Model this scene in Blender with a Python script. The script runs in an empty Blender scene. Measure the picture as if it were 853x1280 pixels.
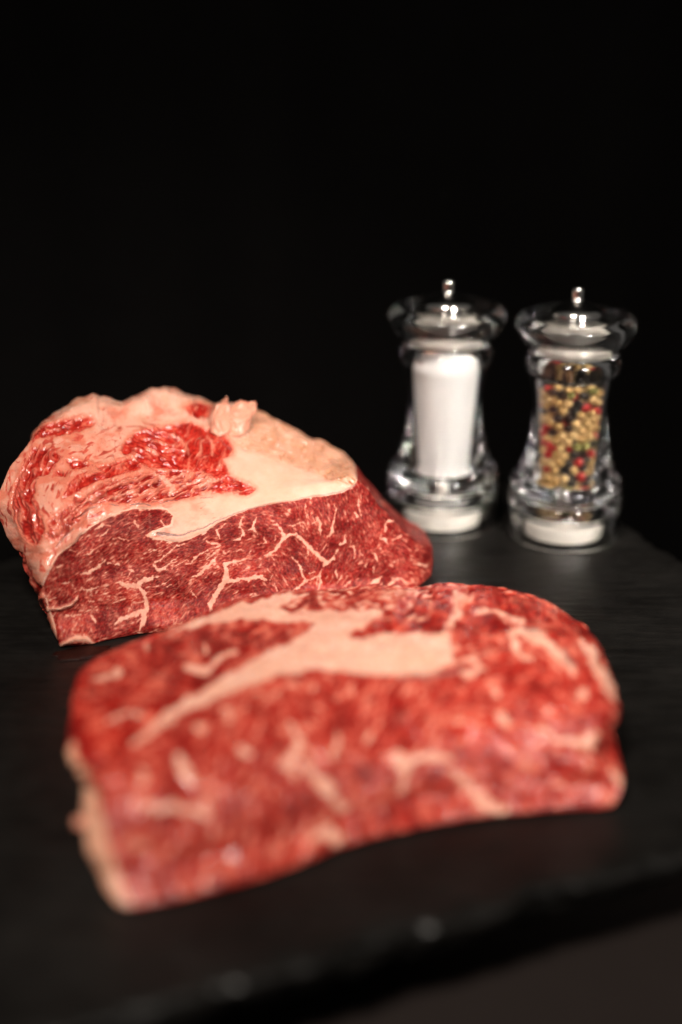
import bpy, bmesh, math, random
import numpy as np
from mathutils import Vector
random.seed(4)
sc = bpy.context.scene
C = sc.collection
rad = math.radians

# ------------------------------------------------------------------ camera
cam = bpy.data.cameras.new('camera')
cam.sensor_fit = 'VERTICAL'; cam.sensor_height = 36.0; cam.sensor_width = 24.0
cam.lens = 50.0
cam.clip_start = .01; cam.clip_end = 50
cam.dof.use_dof = True
cam.dof.focus_distance = .622
cam.dof.aperture_fstop = 1.9
cam.dof.aperture_blades = 9
co = bpy.data.objects.new('camera', cam); C.objects.link(co)
co.location = (0, 0, .28)
co.rotation_euler = (rad(90 - 22), 0, 0)
sc.camera = co

# ------------------------------------------------------------------ world, lamps, exposure
w = bpy.data.worlds.new('World'); sc.world = w; w.use_nodes = True
bg = w.node_tree.nodes['Background']
bg.inputs[0].default_value = (.075, .070, .065, 1); bg.inputs[1].default_value = 1
def lamp(name, loc, target, size, power, col, spread=180):
    l = bpy.data.lights.new(name, 'AREA'); l.shape = 'DISK'; l.size = size; l.energy = power; l.color = col
    l.spread = rad(spread)
    o = bpy.data.objects.new(name, l); C.objects.link(o); o.location = loc
    o.rotation_euler = (Vector(target) - Vector(loc)).to_track_quat('-Z', 'Y').to_euler()
    return o
lamp('key_lamp', (-.17, .05, .78), (-.02, .48, .02), .19, 3.9, (1, .90, .80), 110)
lamp('side_lamp', (.36, .02, .46), (.075, .67, .06), .13, .64, (1, .93, .85), 38)
vs = sc.view_settings
vs.view_transform = 'Standard'; vs.look = 'None'; vs.gamma = 1; vs.exposure = 0; vs.use_curve_mapping = False
cy = sc.cycles
cy.max_bounces = 20; cy.transmission_bounces = 18; cy.glossy_bounces = 8; cy.diffuse_bounces = 4; cy.transparent_max_bounces = 16
cy.caustics_reflective = True; cy.caustics_refractive = True; cy.blur_glossy = .6
cy.sample_clamp_indirect = 0
cy.use_denoising = True
try: cy.denoiser = 'OPENIMAGEDENOISE'
except Exception: pass
cy.use_adaptive_sampling = False

# ------------------------------------------------------------------ helpers
def mat(name):
    m = bpy.data.materials.new(name); m.use_nodes = True
    return m, m.node_tree, m.node_tree.nodes['Principled BSDF']
def node(nt, t, **k):
    n = nt.nodes.new(t)
    for a, v in k.items():
        if a.startswith('i_'):
            n.inputs[a[2:].replace('_', ' ')].default_value = v
        else: setattr(n, a, v)
    return n
def link(nt, a, ao, b, bi): nt.links.new(a.outputs[ao], b.inputs[bi])
def ramp(nt, stops):
    r = nt.nodes.new('ShaderNodeValToRGB'); e = r.color_ramp.elements
    while len(e) < len(stops): e.new(.5)
    for q, (p, c) in zip(e, stops): q.position = p; q.color = (*c, 1) if len(c) == 3 else c
    return r
def mixc(nt, fac, a, b, blend='MIX'):
    n = nt.nodes.new('ShaderNodeMix'); n.data_type = 'RGBA'; n.blend_type = blend
    def put(i, v):
        if isinstance(v, (tuple, list)): n.inputs[i].default_value = (*v, 1)
        elif isinstance(v, (int, float)): n.inputs[i].default_value = v
        else: nt.links.new(v, n.inputs[i])
    put(0, fac); put(6, a); put(7, b)
    return n.outputs[2]
def maths(nt, op, a, b=None):
    n = nt.nodes.new('ShaderNodeMath'); n.operation = op
    for i, v in enumerate((a, b)):
        if v is None: continue
        if isinstance(v, (int, float)): n.inputs[i].default_value = v
        else: nt.links.new(v, n.inputs[i])
    return n.outputs[0]
def linkobj(name, me, parent=None, material=None, smooth=True):
    o = bpy.data.objects.new(name, me); C.objects.link(o)
    if parent: o.parent = parent
    if material: me.materials.append(material)
    if smooth and len(me.polygons): me.polygons.foreach_set('use_smooth', np.ones(len(me.polygons), bool))
    return o
def empty(name, loc, label, cat, group=None):
    o = bpy.data.objects.new(name, None); C.objects.link(o); o.location = loc; o.empty_display_size = .02
    o['label'] = label; o['category'] = cat
    if group: o['group'] = group
    return o
def pydata(name, v, f):
    me = bpy.data.meshes.new(name); me.from_pydata([tuple(p) for p in v], [], [tuple(q) for q in f]); me.update()
    return me
def gridmesh(name, verts, faces):
    me = bpy.data.meshes.new(name)
    me.vertices.add(len(verts)); me.vertices.foreach_set('co', np.asarray(verts, np.float32).ravel())
    n = len(faces)
    me.loops.add(n * 4); me.loops.foreach_set('vertex_index', np.asarray(faces, np.int32).ravel())
    me.polygons.add(n); me.polygons.foreach_set('loop_start', np.arange(0, n * 4, 4, dtype=np.int32))
    me.update(calc_edges=True)
    return me

# numpy gradient noise
class Noise:
    def __init__(s, seed):
        r = np.random.RandomState(seed); s.p = r.permutation(512); a = r.rand(512) * 2 * np.pi
        s.gx, s.gy = np.cos(a), np.sin(a)
    def __call__(s, x, y):
        xi = np.floor(x).astype(np.int64); yi = np.floor(y).astype(np.int64); xf = x - xi; yf = y - yi
        u = xf * xf * xf * (xf * (xf * 6 - 15) + 10); v = yf * yf * yf * (yf * (yf * 6 - 15) + 10)
        def g(i, j):
            h = s.p[(s.p[(xi + i) & 511] + yi + j) & 511]
            return s.gx[h] * (xf - i) + s.gy[h] * (yf - j)
        a = g(0, 0); b = g(1, 0); c = g(0, 1); d = g(1, 1)
        return ((a + (b - a) * u) + ((c + (d - c) * u) - (a + (b - a) * u)) * v) * 1.5
    def fbm(s, x, y, o=4, g=.5):
        t = 0; am = 1.; n = 0
        for k in range(o):
            t = t + am * s(x * 2 ** k + 17.3 * k, y * 2 ** k - 9.1 * k); n += am; am *= g
        return t / n
def sstep(a, b, x):
    t = np.clip((x - a) / (b - a), 0, 1); return t * t * (3 - 2 * t)
def stroke_field(x, y, strokes, out=None, reach=6., soft=0.):
    """signed distance (positive inside) to a set of polylines with a width at every point"""
    if out is None: out = np.full(x.shape, -reach)
    acc = np.full(x.shape, 1e-9)
    for s in strokes:
        if len(s) == 1: s = [s[0], (s[0][0] + .5, s[0][1], s[0][2])]
        for (x0, y0, w0), (x1, y1, w1) in zip(s[:-1], s[1:]):
            m = max(w0, w1) / 2 + reach
            k = np.nonzero((x > min(x0, x1) - m) & (x < max(x0, x1) + m) & (y > min(y0, y1) - m) & (y < max(y0, y1) + m))[0]
            if not len(k): continue
            dx, dy = x1 - x0, y1 - y0; L = dx * dx + dy * dy + 1e-9
            t = np.clip(((x[k] - x0) * dx + (y[k] - y0) * dy) / L, 0, 1)
            dd = np.hypot(x[k] - x0 - t * dx, y[k] - y0 - t * dy)
            v_ = (w0 + (w1 - w0) * t) / 2 - dd
            if soft: acc[k] += np.exp(v_ / soft)
            else: out[k] = np.maximum(out[k], v_)
    return np.maximum(out, soft * np.log(acc)) if soft else out
def poly_field(x, y, P, reach=8.):
    """signed distance to a polygon, positive inside"""
    P = np.array(P, float); n = len(P); ins = np.zeros(x.shape, bool); d = np.full(x.shape, 1e9)
    for i in range(n):
        (x0, y0), (x1, y1) = P[i], P[(i + 1) % n]
        c = (y0 > y) != (y1 > y)
        ins ^= c & (x < (x1 - x0) * (y - y0) / (y1 - y0 + 1e-12) + x0)
        dx, dy = x1 - x0, y1 - y0; L = dx * dx + dy * dy + 1e-9
        t = np.clip(((x - x0) * dx + (y - y0) * dy) / L, 0, 1)
        d = np.minimum(d, (x - x0 - t * dx) ** 2 + (y - y0 - t * dy) ** 2)
    d = np.sqrt(d)
    return np.clip(np.where(ins, d, -d), -reach, reach)
def polys_field(x, y, Ps): 
    o = np.full(x.shape, -8.)
    for P in Ps: o = np.maximum(o, poly_field(x, y, P))
    return o

# ------------------------------------------------------------------ table, backdrop, slate board
m_table, nt, b = mat('table_paint')
tc = node(nt, 'ShaderNodeTexCoord'); nz = node(nt, 'ShaderNodeTexNoise', i_Scale=9., i_Detail=6.); link(nt, tc, 'Object', nz, 'Vector')
r = ramp(nt, [(.3, (.0105, .0076, .0067)), (.7, (.015, .0110, .0098))]); link(nt, nz, 0, r, 0); link(nt, r, 0, b, 'Base Color')
b.inputs['Roughness'].default_value = .75; b.inputs['Specular IOR Level'].default_value = .12
bm = bmesh.new()
tb = [(.2435 + .9135 * a_ - .4067 * c_, .458 + .4067 * a_ + .9135 * c_) for a_, c_ in ((-.012, .320), (-1.0, .320), (-1.0, -.9), (-.012, -.9))]
tv = [bm.verts.new((px_, py_, z_)) for z_ in (-.030, -.063) for px_, py_ in tb]
bm.faces.new(tv[:4]); bm.faces.new(tv[7:3:-1])
for i in range(4): bm.faces.new((tv[i], tv[i + 4], tv[(i + 1) % 4 + 4], tv[(i + 1) % 4]))
bmesh.ops.recalc_face_normals(bm, faces=bm.faces)
bmesh.ops.bevel(bm, geom=bm.edges[:], offset=.003, segments=2, affect='EDGES')
me = bpy.data.meshes.new('table'); bm.to_mesh(me); bm.free()
o = linkobj('table', me, None, m_table, False); o['kind'] = 'structure'

m_back, nt, b = mat('black_cloth')
tc = node(nt, 'ShaderNodeTexCoord'); nz = node(nt, 'ShaderNodeTexNoise', i_Scale=60.); link(nt, tc, 'Object', nz, 'Vector')
r = ramp(nt, [(.3, (.007, .0063, .0062)), (.7, (.0095, .0086, .0084))]); link(nt, nz, 0, r, 0); link(nt, r, 0, b, 'Base Color')
b.inputs['Roughness'].default_value = 1; b.inputs['Specular IOR Level'].default_value = 0
nx, nzv = 320, 24; vv = []
for j in range(nzv):
    for i in range(nx):
        x = -1.9 + 3.8 * i / (nx - 1); z = -3. + 6.6 * j / (nzv - 1)
        vv.append((x, 1.7 + .02 * math.sin(x * 14 + .6 * math.sin(z * 2)) + .01 * math.sin(x * 31 + 1), z))
ff = [(j * nx + i, j * nx + i + 1, (j + 1) * nx + i + 1, (j + 1) * nx + i) for j in range(nzv - 1) for i in range(nx - 1)]
o = linkobj('backdrop', pydata('backdrop', vv, ff), None, m_back); o['kind'] = 'structure'

m_slate, nt, b = mat('slate')
tc = node(nt, 'ShaderNodeTexCoord')
mp = node(nt, 'ShaderNodeMapping'); mp.inputs['Rotation'].default_value = (0, 0, rad(22)); mp.inputs['Scale'].default_value = (22, 150, 60); link(nt, tc, 'Object', mp, 'Vector')
n1 = node(nt, 'ShaderNodeTexNoise', i_Scale=1.6, i_Detail=5., i_Roughness=.6, i_Distortion=.6); link(nt, mp, 0, n1, 'Vector')
n2 = node(nt, 'ShaderNodeTexNoise', i_Scale=26., i_Detail=8., i_Roughness=.65); link(nt, tc, 'Object', n2, 'Vector')
n3 = node(nt, 'ShaderNodeTexNoise', i_Scale=420., i_Detail=4.); link(nt, tc, 'Object', n3, 'Vector')
r = ramp(nt, [(.3, (.0040, .0037, .0034)), (.7, (.0085, .0079, .0073))]); link(nt, n2, 0, r, 0)
r2 = ramp(nt, [(.35, (.6, .6, .6)), (.7, (1.5, 1.45, 1.4))]); link(nt, n1, 0, r2, 0)
nt.links.new(mixc(nt, .6, r.outputs[0], r2.outputs[0], 'MULTIPLY'), b.inputs['Base Color'])
rr = ramp(nt, [(.3, (.26, .26, .26)), (.75, (.46, .46, .46))]); link(nt, n2, 0, rr, 0); link(nt, rr, 0, b, 'Roughness')
b.inputs['Specular IOR Level'].default_value = .19
h = maths(nt, 'ADD', maths(nt, 'MULTIPLY', n1.outputs[0], .8), maths(nt, 'ADD', maths(nt, 'MULTIPLY', n2.outputs[0], .8), maths(nt, 'MULTIPLY', n3.outputs[0], .25)))
bp = node(nt, 'ShaderNodeBump', i_Strength=.5, i_Distance=.0012); nt.links.new(h, bp.inputs['Height']); link(nt, bp, 0, b, 'Normal')

# the board: a rectangle turned 24 degrees; rough split edges
BW, BD, TH = .60, .335, .011
ca, sa = math.cos(rad(24)), math.sin(rad(24))
CR = np.array([.2435, .458]) + .007 * np.array([.4067, -.9135])                     # near right corner
d1 = np.array([-ca, -sa]); d2 = np.array([-sa, ca])
board = empty('slate_board', (*(CR + d1 * BW / 2 + d2 * BD / 2), -.030), 'black slate serving board with chipped edges under the meat and mills', 'serving board')
bl = np.array(board.location)
nA, nB = 330, 184
nzs = Noise(5)
per = []
for i in range(nA): per.append((1 - i / nA, 0, i, 0))                # near edge, left to right
for i in range(nB): per.append((0, i / nB, nA, i))
for i in range(nA): per.append((i / nA, 1, nA - i, nB))
for i in range(nB): per.append((1, 1 - i / nB, 0, nB - i))
pij = [(q[2], q[3]) for q in per]; pp = np.array([(q[0], q[1]) for q in per]); N = len(pp)
nrm = np.zeros_like(pp); nrm[:nA] = -d2; nrm[nA:nA + nB] = -d1; nrm[nA + nB:2 * nA + nB] = d2; nrm[2 * nA + nB:] = d1
s = np.arange(N) * 1.0
IN = .010                                                            # the flat top stops here, the split edge begins
gi, gj = np.meshgrid(np.arange(nA + 1), np.arange(nB + 1), indexing='ij')
ga = IN + (BW - 2 * IN) * (1 - gi / nA); gc = IN + (BD - 2 * IN) * gj / nB
top = CR + d1 * ga[..., None] + d2 * gc[..., None]
tz = np.minimum(0, .00022 * nzs.fbm(ga * 26, gc * 90, 3) - .00012)
tz[[0, -1]] = 0; tz[:, [0, -1]] = 0
V0 = np.column_stack([top.reshape(-1, 2), tz.reshape(-1)])
gid = np.arange(len(V0)).reshape(nA + 1, nB + 1)
F0 = np.stack([gid[:-1, :-1], gid[1:, :-1], gid[1:, 1:], gid[:-1, 1:]], -1).reshape(-1, 4).tolist()
ring0 = [int(gid[i, j]) for i, j in pij]
base = top[[q[0] for q in pij], [q[1] for q in pij]]
fx = np.zeros_like(base)                                             # corners go out along both edges
levels = [(.0055, 0), (.008, -.0003), (.0098, -.0011), (.0106, -.0026), (.0108, -.0046), (.0104, -.0066), (.0098, -.0084), (.0075, -.0104), (-.008, -TH)]
vv = [V0]; rings_ = [ring0]; n0_ = len(V0)
corner = [0, nA, nA + nB, 2 * nA + nB]
for k, (off, z) in enumerate(levels):
    amp = [.5, 1, 1.4, 1.4, 1.2, 1.2, 1.2, 1, 0][k]
    chip = np.minimum(0, nzs.fbm(s * .07, np.full(N, 7.7 + k * .25), 3, .6) + .05)
    e = off + amp * (.0020 * nzs.fbm(s * .21 + k * .5, np.full(N, k * .55), 4, .7) + .0075 * chip)
    zz = z + amp * .0014 * nzs.fbm(s * .3, np.full(N, 40 + k * .6), 3) + .003 * chip * (k < 4)
    P = base + nrm * e[:, None]
    for c_, o_ in zip(corner, (d1, -d2, -d1, d2)):
        P[c_] = base[c_] + (nrm[c_] + nrm[c_ - 1]) * e[c_]
    vv.append(np.column_stack([P, np.minimum(zz, -.0001) if k else np.minimum(zz, 0)]))
    rings_.append(list(range(n0_ + k * N, n0_ + (k + 1) * N)))
ff = F0
for ra_, rb_ in zip(rings_[:-1], rings_[1:]):
    for i in range(N):
        j = (i + 1) % N; ff.append((ra_[i], rb_[i], rb_[j], ra_[j]))
ff.append(tuple(reversed(rings_[-1])))
vv = np.concatenate(vv) - bl
me = pydata('slab', vv, ff)
bm = bmesh.new(); bm.from_mesh(me); bmesh.ops.recalc_face_normals(bm, faces=bm.faces); bm.to_mesh(me); bm.free()
o = linkobj('slab', me, board, m_slate)
me.polygons[len(ff) - 1].use_smooth = False
m_rub, nt, b = mat('rubber_foot')
nz = node(nt, 'ShaderNodeTexNoise', i_Scale=300.); r = ramp(nt, [(0, (.01, .01, .01)), (1, (.02, .02, .02))]); link(nt, nz, 0, r, 0); link(nt, r, 0, b, 'Base Color'); b.inputs['Roughness'].default_value = .8

def lathe(name, prof, seg=96, closed=False):
    """profile [(r, z)] turned about z; a point with r = 0 becomes a pole"""
    v, f, rings = [], [], []
    for r_, z_ in prof:
        if r_ < 1e-7: rings.append([len(v)]); v.append((0, 0, z_))
        else:
            rings.append(list(range(len(v), len(v) + seg)))
            v += [(r_ * math.cos(2 * math.pi * i / seg), r_ * math.sin(2 * math.pi * i / seg), z_) for i in range(seg)]
    pairs = list(zip(rings[:-1], rings[1:])) + ([(rings[-1], rings[0])] if closed else [])
    for a, c in pairs:
        for i in range(seg):
            j = (i + 1) % seg
            if len(a) == 1 and len(c) == 1: continue
            if len(a) == 1: f.append((a[0], c[j], c[i]))
            elif len(c) == 1: f.append((a[i], a[j], c[0]))
            else: f.append((a[i], a[j], c[j], c[i]))
    return pydata(name, v, f)
def smooth_prof(p, n=6):
    """Catmull-Rom through the profile points; a repeated point keeps a corner"""
    P = [np.array(q, float) for q in p]; out = []
    for i in range(len(P) - 1):
        a, b_ = P[i], P[i + 1]
        if np.allclose(a, b_): continue
        p0 = P[i - 1] if i > 0 else a; p3 = P[i + 2] if i + 2 < len(P) else b_
        for t in np.linspace(0, 1, n, endpoint=False):
            out.append(tuple(.5 * ((2 * a) + (-p0 + b_) * t + (2 * p0 - 5 * a + 4 * b_ - p3) * t * t + (-p0 + 3 * a - 3 * b_ + p3) * t ** 3)))
    out.append(tuple(P[-1]))
    return [(max(r_, 0), z_) for r_, z_ in out]
footme = lathe('foot', [(0, .0), (.009, .0), (.010, .0012), (.010, .0180), (.0085, .0191), (0, .0191)], 32)
footme.materials.append(m_rub)
for a_, c_ in ((.04, .04), (BW - .04, .04), (.04, BD - .04), (BW - .04, BD - .04)):
    o = bpy.data.objects.new('foot', footme); C.objects.link(o); o.parent = board
    p = CR + d1 * a_ + d2 * c_; o.location = (p[0] - bl[0], p[1] - bl[1], 0)

# ------------------------------------------------------------------ meat material
def meat_material(name, scale):
    m, nt, b = mat(name)
    def at(k):
        n = node(nt, 'ShaderNodeAttribute'); n.attribute_name = k; return n.outputs['Fac']
    tc = node(nt, 'ShaderNodeTexCoord')
    n1 = node(nt, 'ShaderNodeTexNoise', i_Scale=420. * scale, i_Detail=4., i_Roughness=.6); link(nt, tc, 'Object', n1, 'Vector')
    n2 = node(nt, 'ShaderNodeTexNoise', i_Scale=60. * scale, i_Detail=5., i_Roughness=.6); link(nt, tc, 'Object', n2, 'Vector')
    n3 = node(nt, 'ShaderNodeTexNoise', i_Scale=1500. * scale, i_Detail=2.); link(nt, tc, 'Object', n3, 'Vector')
    lean = ramp(nt, [(0, (.078, .0042, .0042)), (.4, (.165, .0082, .0076)), (.7, (.29, .022, .0170)), (1, (.54, .14, .092))])
    g = maths(nt, 'ADD', at('grain'), maths(nt, 'MULTIPLY', maths(nt, 'SUBTRACT', n1.outputs[0], .5), .35)); nt.links.new(g, lean.inputs[0])
    wet = ramp(nt, [(0, (.19, .006, .005)), (.5, (.40, .020, .012)), (1, (.62, .125, .075))]); nt.links.new(g, wet.inputs[0])
    lc = mixc(nt, at('wet'), lean.outputs[0], wet.outputs[0])
    fatr = ramp(nt, [(.25, (.60, .295, .205)), (.5, (.67, .365, .27)), (.8, (.72, .435, .345))]); link(nt, n2, 0, fatr, 0)
    fc = mixc(nt, at('blush'), fatr.outputs[0], (.56, .13, .075))
    skin = mixc(nt, at('skin'), fc, (.46, .215, .12))
    def span(lo, hi):
        n = nt.nodes.new('ShaderNodeMapRange'); n.inputs[1].default_value = lo; n.inputs[2].default_value = hi
        nt.links.new(at('fat'), n.inputs[0]); return n.outputs[0]
    mid = mixc(nt, .62, lc, (.60, .17, .115))                       # thin fat lets the red through
    c = mixc(nt, span(.36, .9), mixc(nt, span(0., .5), lc, mid), skin)
    c = mixc(nt, at('gristle'), c, (.17, .095, .085))
    nt.links.new(c, b.inputs['Base Color'])
    rg = maths(nt, 'ADD', .42, maths(nt, 'ADD', maths(nt, 'MULTIPLY', at('wet'), -.12), maths(nt, 'MULTIPLY', at('gloss'), -.22)))
    rg = maths(nt, 'ADD', rg, maths(nt, 'MULTIPLY', maths(nt, 'SUBTRACT', n2.outputs[0], .5), .25))
    nt.links.new(rg, b.inputs['Roughness'])
    nt.links.new(maths(nt, 'ADD', .06, maths(nt, 'ADD', maths(nt, 'MULTIPLY', at('wet'), .12), maths(nt, 'MULTIPLY', at('gloss'), .42))), b.inputs['Specular IOR Level'])
    nt.links.new(maths(nt, 'MULTIPLY', at('fat'), SSS), b.inputs['Subsurface Weight'])
    b.inputs['Subsurface Radius'].default_value = (1, .35, .22); b.inputs['Subsurface Scale'].default_value = .0011
    hh = maths(nt, 'ADD', maths(nt, 'MULTIPLY', n1.outputs[0], 1.), maths(nt, 'MULTIPLY', n3.outputs[0], .4))
    bp = node(nt, 'ShaderNodeBump', i_Strength=.35, i_Distance=.0006); nt.links.new(hh, bp.inputs['Height']); link(nt, bp, 0, b, 'Normal')
    return m
SSS = .35
m_meat = meat_material('marbled_beef', 1.)

def cr(P, t, periodic=False):
    """Catmull-Rom along axis 0 at parameters t (in control indices)"""
    n = len(P); i = np.floor(t).astype(int); f = (t - i)
    if periodic: ix = [(i + k) % n for k in (-1, 0, 1, 2)]
    else:
        i = np.minimum(i, n - 2); f = t - i; ix = [np.clip(i + k, 0, n - 1) for k in (-1, 0, 1, 2)]
    sh = (len(t),) + (1,) * (P.ndim - 1); f = f.reshape(sh)
    p0, p1, p2, p3 = [P[k] for k in ix]
    return .5 * (2 * p1 + (p2 - p0) * f + (2 * p0 - 5 * p1 + 4 * p2 - p3) * f ** 2 + (3 * p1 - p0 - 3 * p2 + p3) * f ** 3)
def params(L, step, wrap=False):
    t = []
    for i, l in enumerate(L): t += list(i + np.arange(max(2, int(round(l / step)))) / max(2, int(round(l / step))))
    if not wrap: t.append(len(L))
    return np.array(t)
def cut_of_meat(net, uv, back, step, coarse):
    """net: columns x rows of points on the seen side; closed behind and below into a solid"""
    nc, nr, _ = net.shape
    X = []; U = []
    for j in range(nc):
        top = net[j, -1]; lo = net[j, 0]; h_ = max(top[2], .006)
        ks = [(.35, .93, 22), (.8, .62, 60), (.95, .25, 100), (.85, .02, 130)]
        sh_ = min(1., (h_ / back[3]) ** 1.3)
        hid = [np.array([top[0] + back[0] * a * back[2] * sh_, top[1] + back[1] * a * back[2] * sh_, h_ * q]) for a, q, _ in ks]
        hu = [uv[j, -1] + np.array([0, -q]) for _, _, q in ks]
        mid = (hid[-1] + lo) / 2; mid[2] = .001
        X.append(np.vstack([net[j], hid, [mid]])); U.append(np.vstack([uv[j], hu, [uv[j, 0] + np.array([0, 30.])]]))
    X = np.array(X); U = np.array(U)
    for side in (0, -1):                                            # rounded ends
        c = X[side].mean(0); cu = np.array([U[side][:nr].mean(0)])
        out = X[side] - X[1 if side == 0 else -2]; out = out.mean(0); out /= np.linalg.norm(out)
        sg = -1 if side == 0 else 1
        e1 = c + (X[side] - c) * .8 + out * .0008; e2 = c + (X[side] - c) * .35 + out * .0015; e3 = c + (X[side] - c) * .02 + out * .0018
        u1, u2, u3 = [U[side] + np.array([sg * q, 0]) for q in (14, 40, 60)]
        ex = np.array([e3, e2, e1]); eu = np.array([u3, u2, u1])
        if side == 0: X = np.concatenate([ex, X]); U = np.concatenate([eu, U])
        else: X = np.concatenate([X, ex[::-1]]); U = np.concatenate([U, eu[::-1]])
    Ls = np.linalg.norm(np.diff(X, axis=0), axis=2)[:, :nr].max(1); Lt = np.linalg.norm(np.roll(X, -1, axis=1) - X, axis=2).max(0)
    Ls[:2] /= coarse; Ls[-2:] /= coarse; Lt[nr:] /= coarse
    ts = params(Ls, step); tt = params(Lt, step, True)
    G = cr(X, ts); Gu = cr(U, ts)
    G = cr(G.transpose(1, 0, 2), tt, True).transpose(1, 0, 2); Gu = cr(Gu.transpose(1, 0, 2), tt, True).transpose(1, 0, 2)
    row = np.broadcast_to(tt, (len(ts), len(tt))); col = np.broadcast_to(ts[:, None], row.shape)
    return G, Gu, col, row
def normals(G):
    a = np.gradient(G, axis=0); bq = np.roll(G, -1, 1) - np.roll(G, 1, 1)
    n = np.cross(a, bq); l = np.linalg.norm(n, axis=2, keepdims=True); return n / np.maximum(l, 1e-12)
def build_parts(G, root, names, part, attrs, material):
    """one grid, cut into parts along the borders of the muscles and fat; shared shading normals"""
    n0, n1, _ = G.shape
    N_ = normals(G).reshape(-1, 3)
    V = G.reshape(-1, 3) - np.array(root.location)
    idx = np.arange(n0 * n1).reshape(n0, n1)
    a = idx[:-1]; c = idx[1:]
    F_ = np.stack([a, c, np.roll(c, -1, 1), np.roll(a, -1, 1)], -1).reshape(-1, 4)
    pf = part.reshape(-1)[F_[:, 0]]
    for k, nm in enumerate(names):
        f = F_[pf == k]
        if not len(f): continue
        used, inv = np.unique(f, return_inverse=True)
        me = gridmesh(nm, V[used], inv.reshape(-1, 4))
        o = linkobj(nm, me, root, material)
        me.normals_split_custom_set_from_vertices(N_[used].astype(np.float32))
        for q, arr in attrs.items():
            at = me.attributes.new(q, 'FLOAT', 'POINT'); at.data.foreach_set('value', arr.reshape(-1)[used].astype(np.float32))
def marble(x, y, anchors, sx, sy, seed, warp=3.):
    """streak noise whose direction follows the grain at a few anchor points"""
    out = 0; ws = 0
    nw = Noise(seed + 50)
    x = x + warp * nw(x / 14, y / 14); y = y + warp * nw(x / 14 + 31, y / 14 + 7)
    for k, (ax, ay, ang) in enumerate(anchors):
        wgt = 1. / (((x - ax) ** 2 + (y - ay) ** 2) + 400) ** 2
        c_, s_ = math.cos(rad(ang)), math.sin(rad(ang))
        u = x * c_ - y * s_; v = x * s_ + y * c_
        out = out + wgt * Noise(seed + k)(u / sx + 13 * k, v / sy); ws = ws + wgt ** 2
    return out / np.sqrt(ws)
def clean_parts(part, default):
    """keep only the largest patch of every part, give stray faces to the default part"""
    n0, n1 = part.shape
    for k in range(part.max() + 1):
        if k == default: continue
        m = part == k
        if not m.any(): continue
        lab = np.where(m, np.arange(m.size).reshape(m.shape), -1)
        for _ in range(4000):
            old = lab.copy()
            for ax, sh in ((0, 1), (0, -1), (1, 1), (1, -1)):
                q = np.roll(lab, sh, ax)
                if ax == 0: q[0 if sh == 1 else -1] = -1
                lab = np.where(m, np.maximum(lab, q), -1)
            # pointer jump
            lab = np.where(m, np.maximum(lab, lab.reshape(-1)[np.clip(lab, 0, None)]), -1)
            if (old == lab).all(): break
        ids, cnt = np.unique(lab[m], return_counts=True)
        part[m & (lab != ids[cnt.argmax()])] = default
    return part

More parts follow.
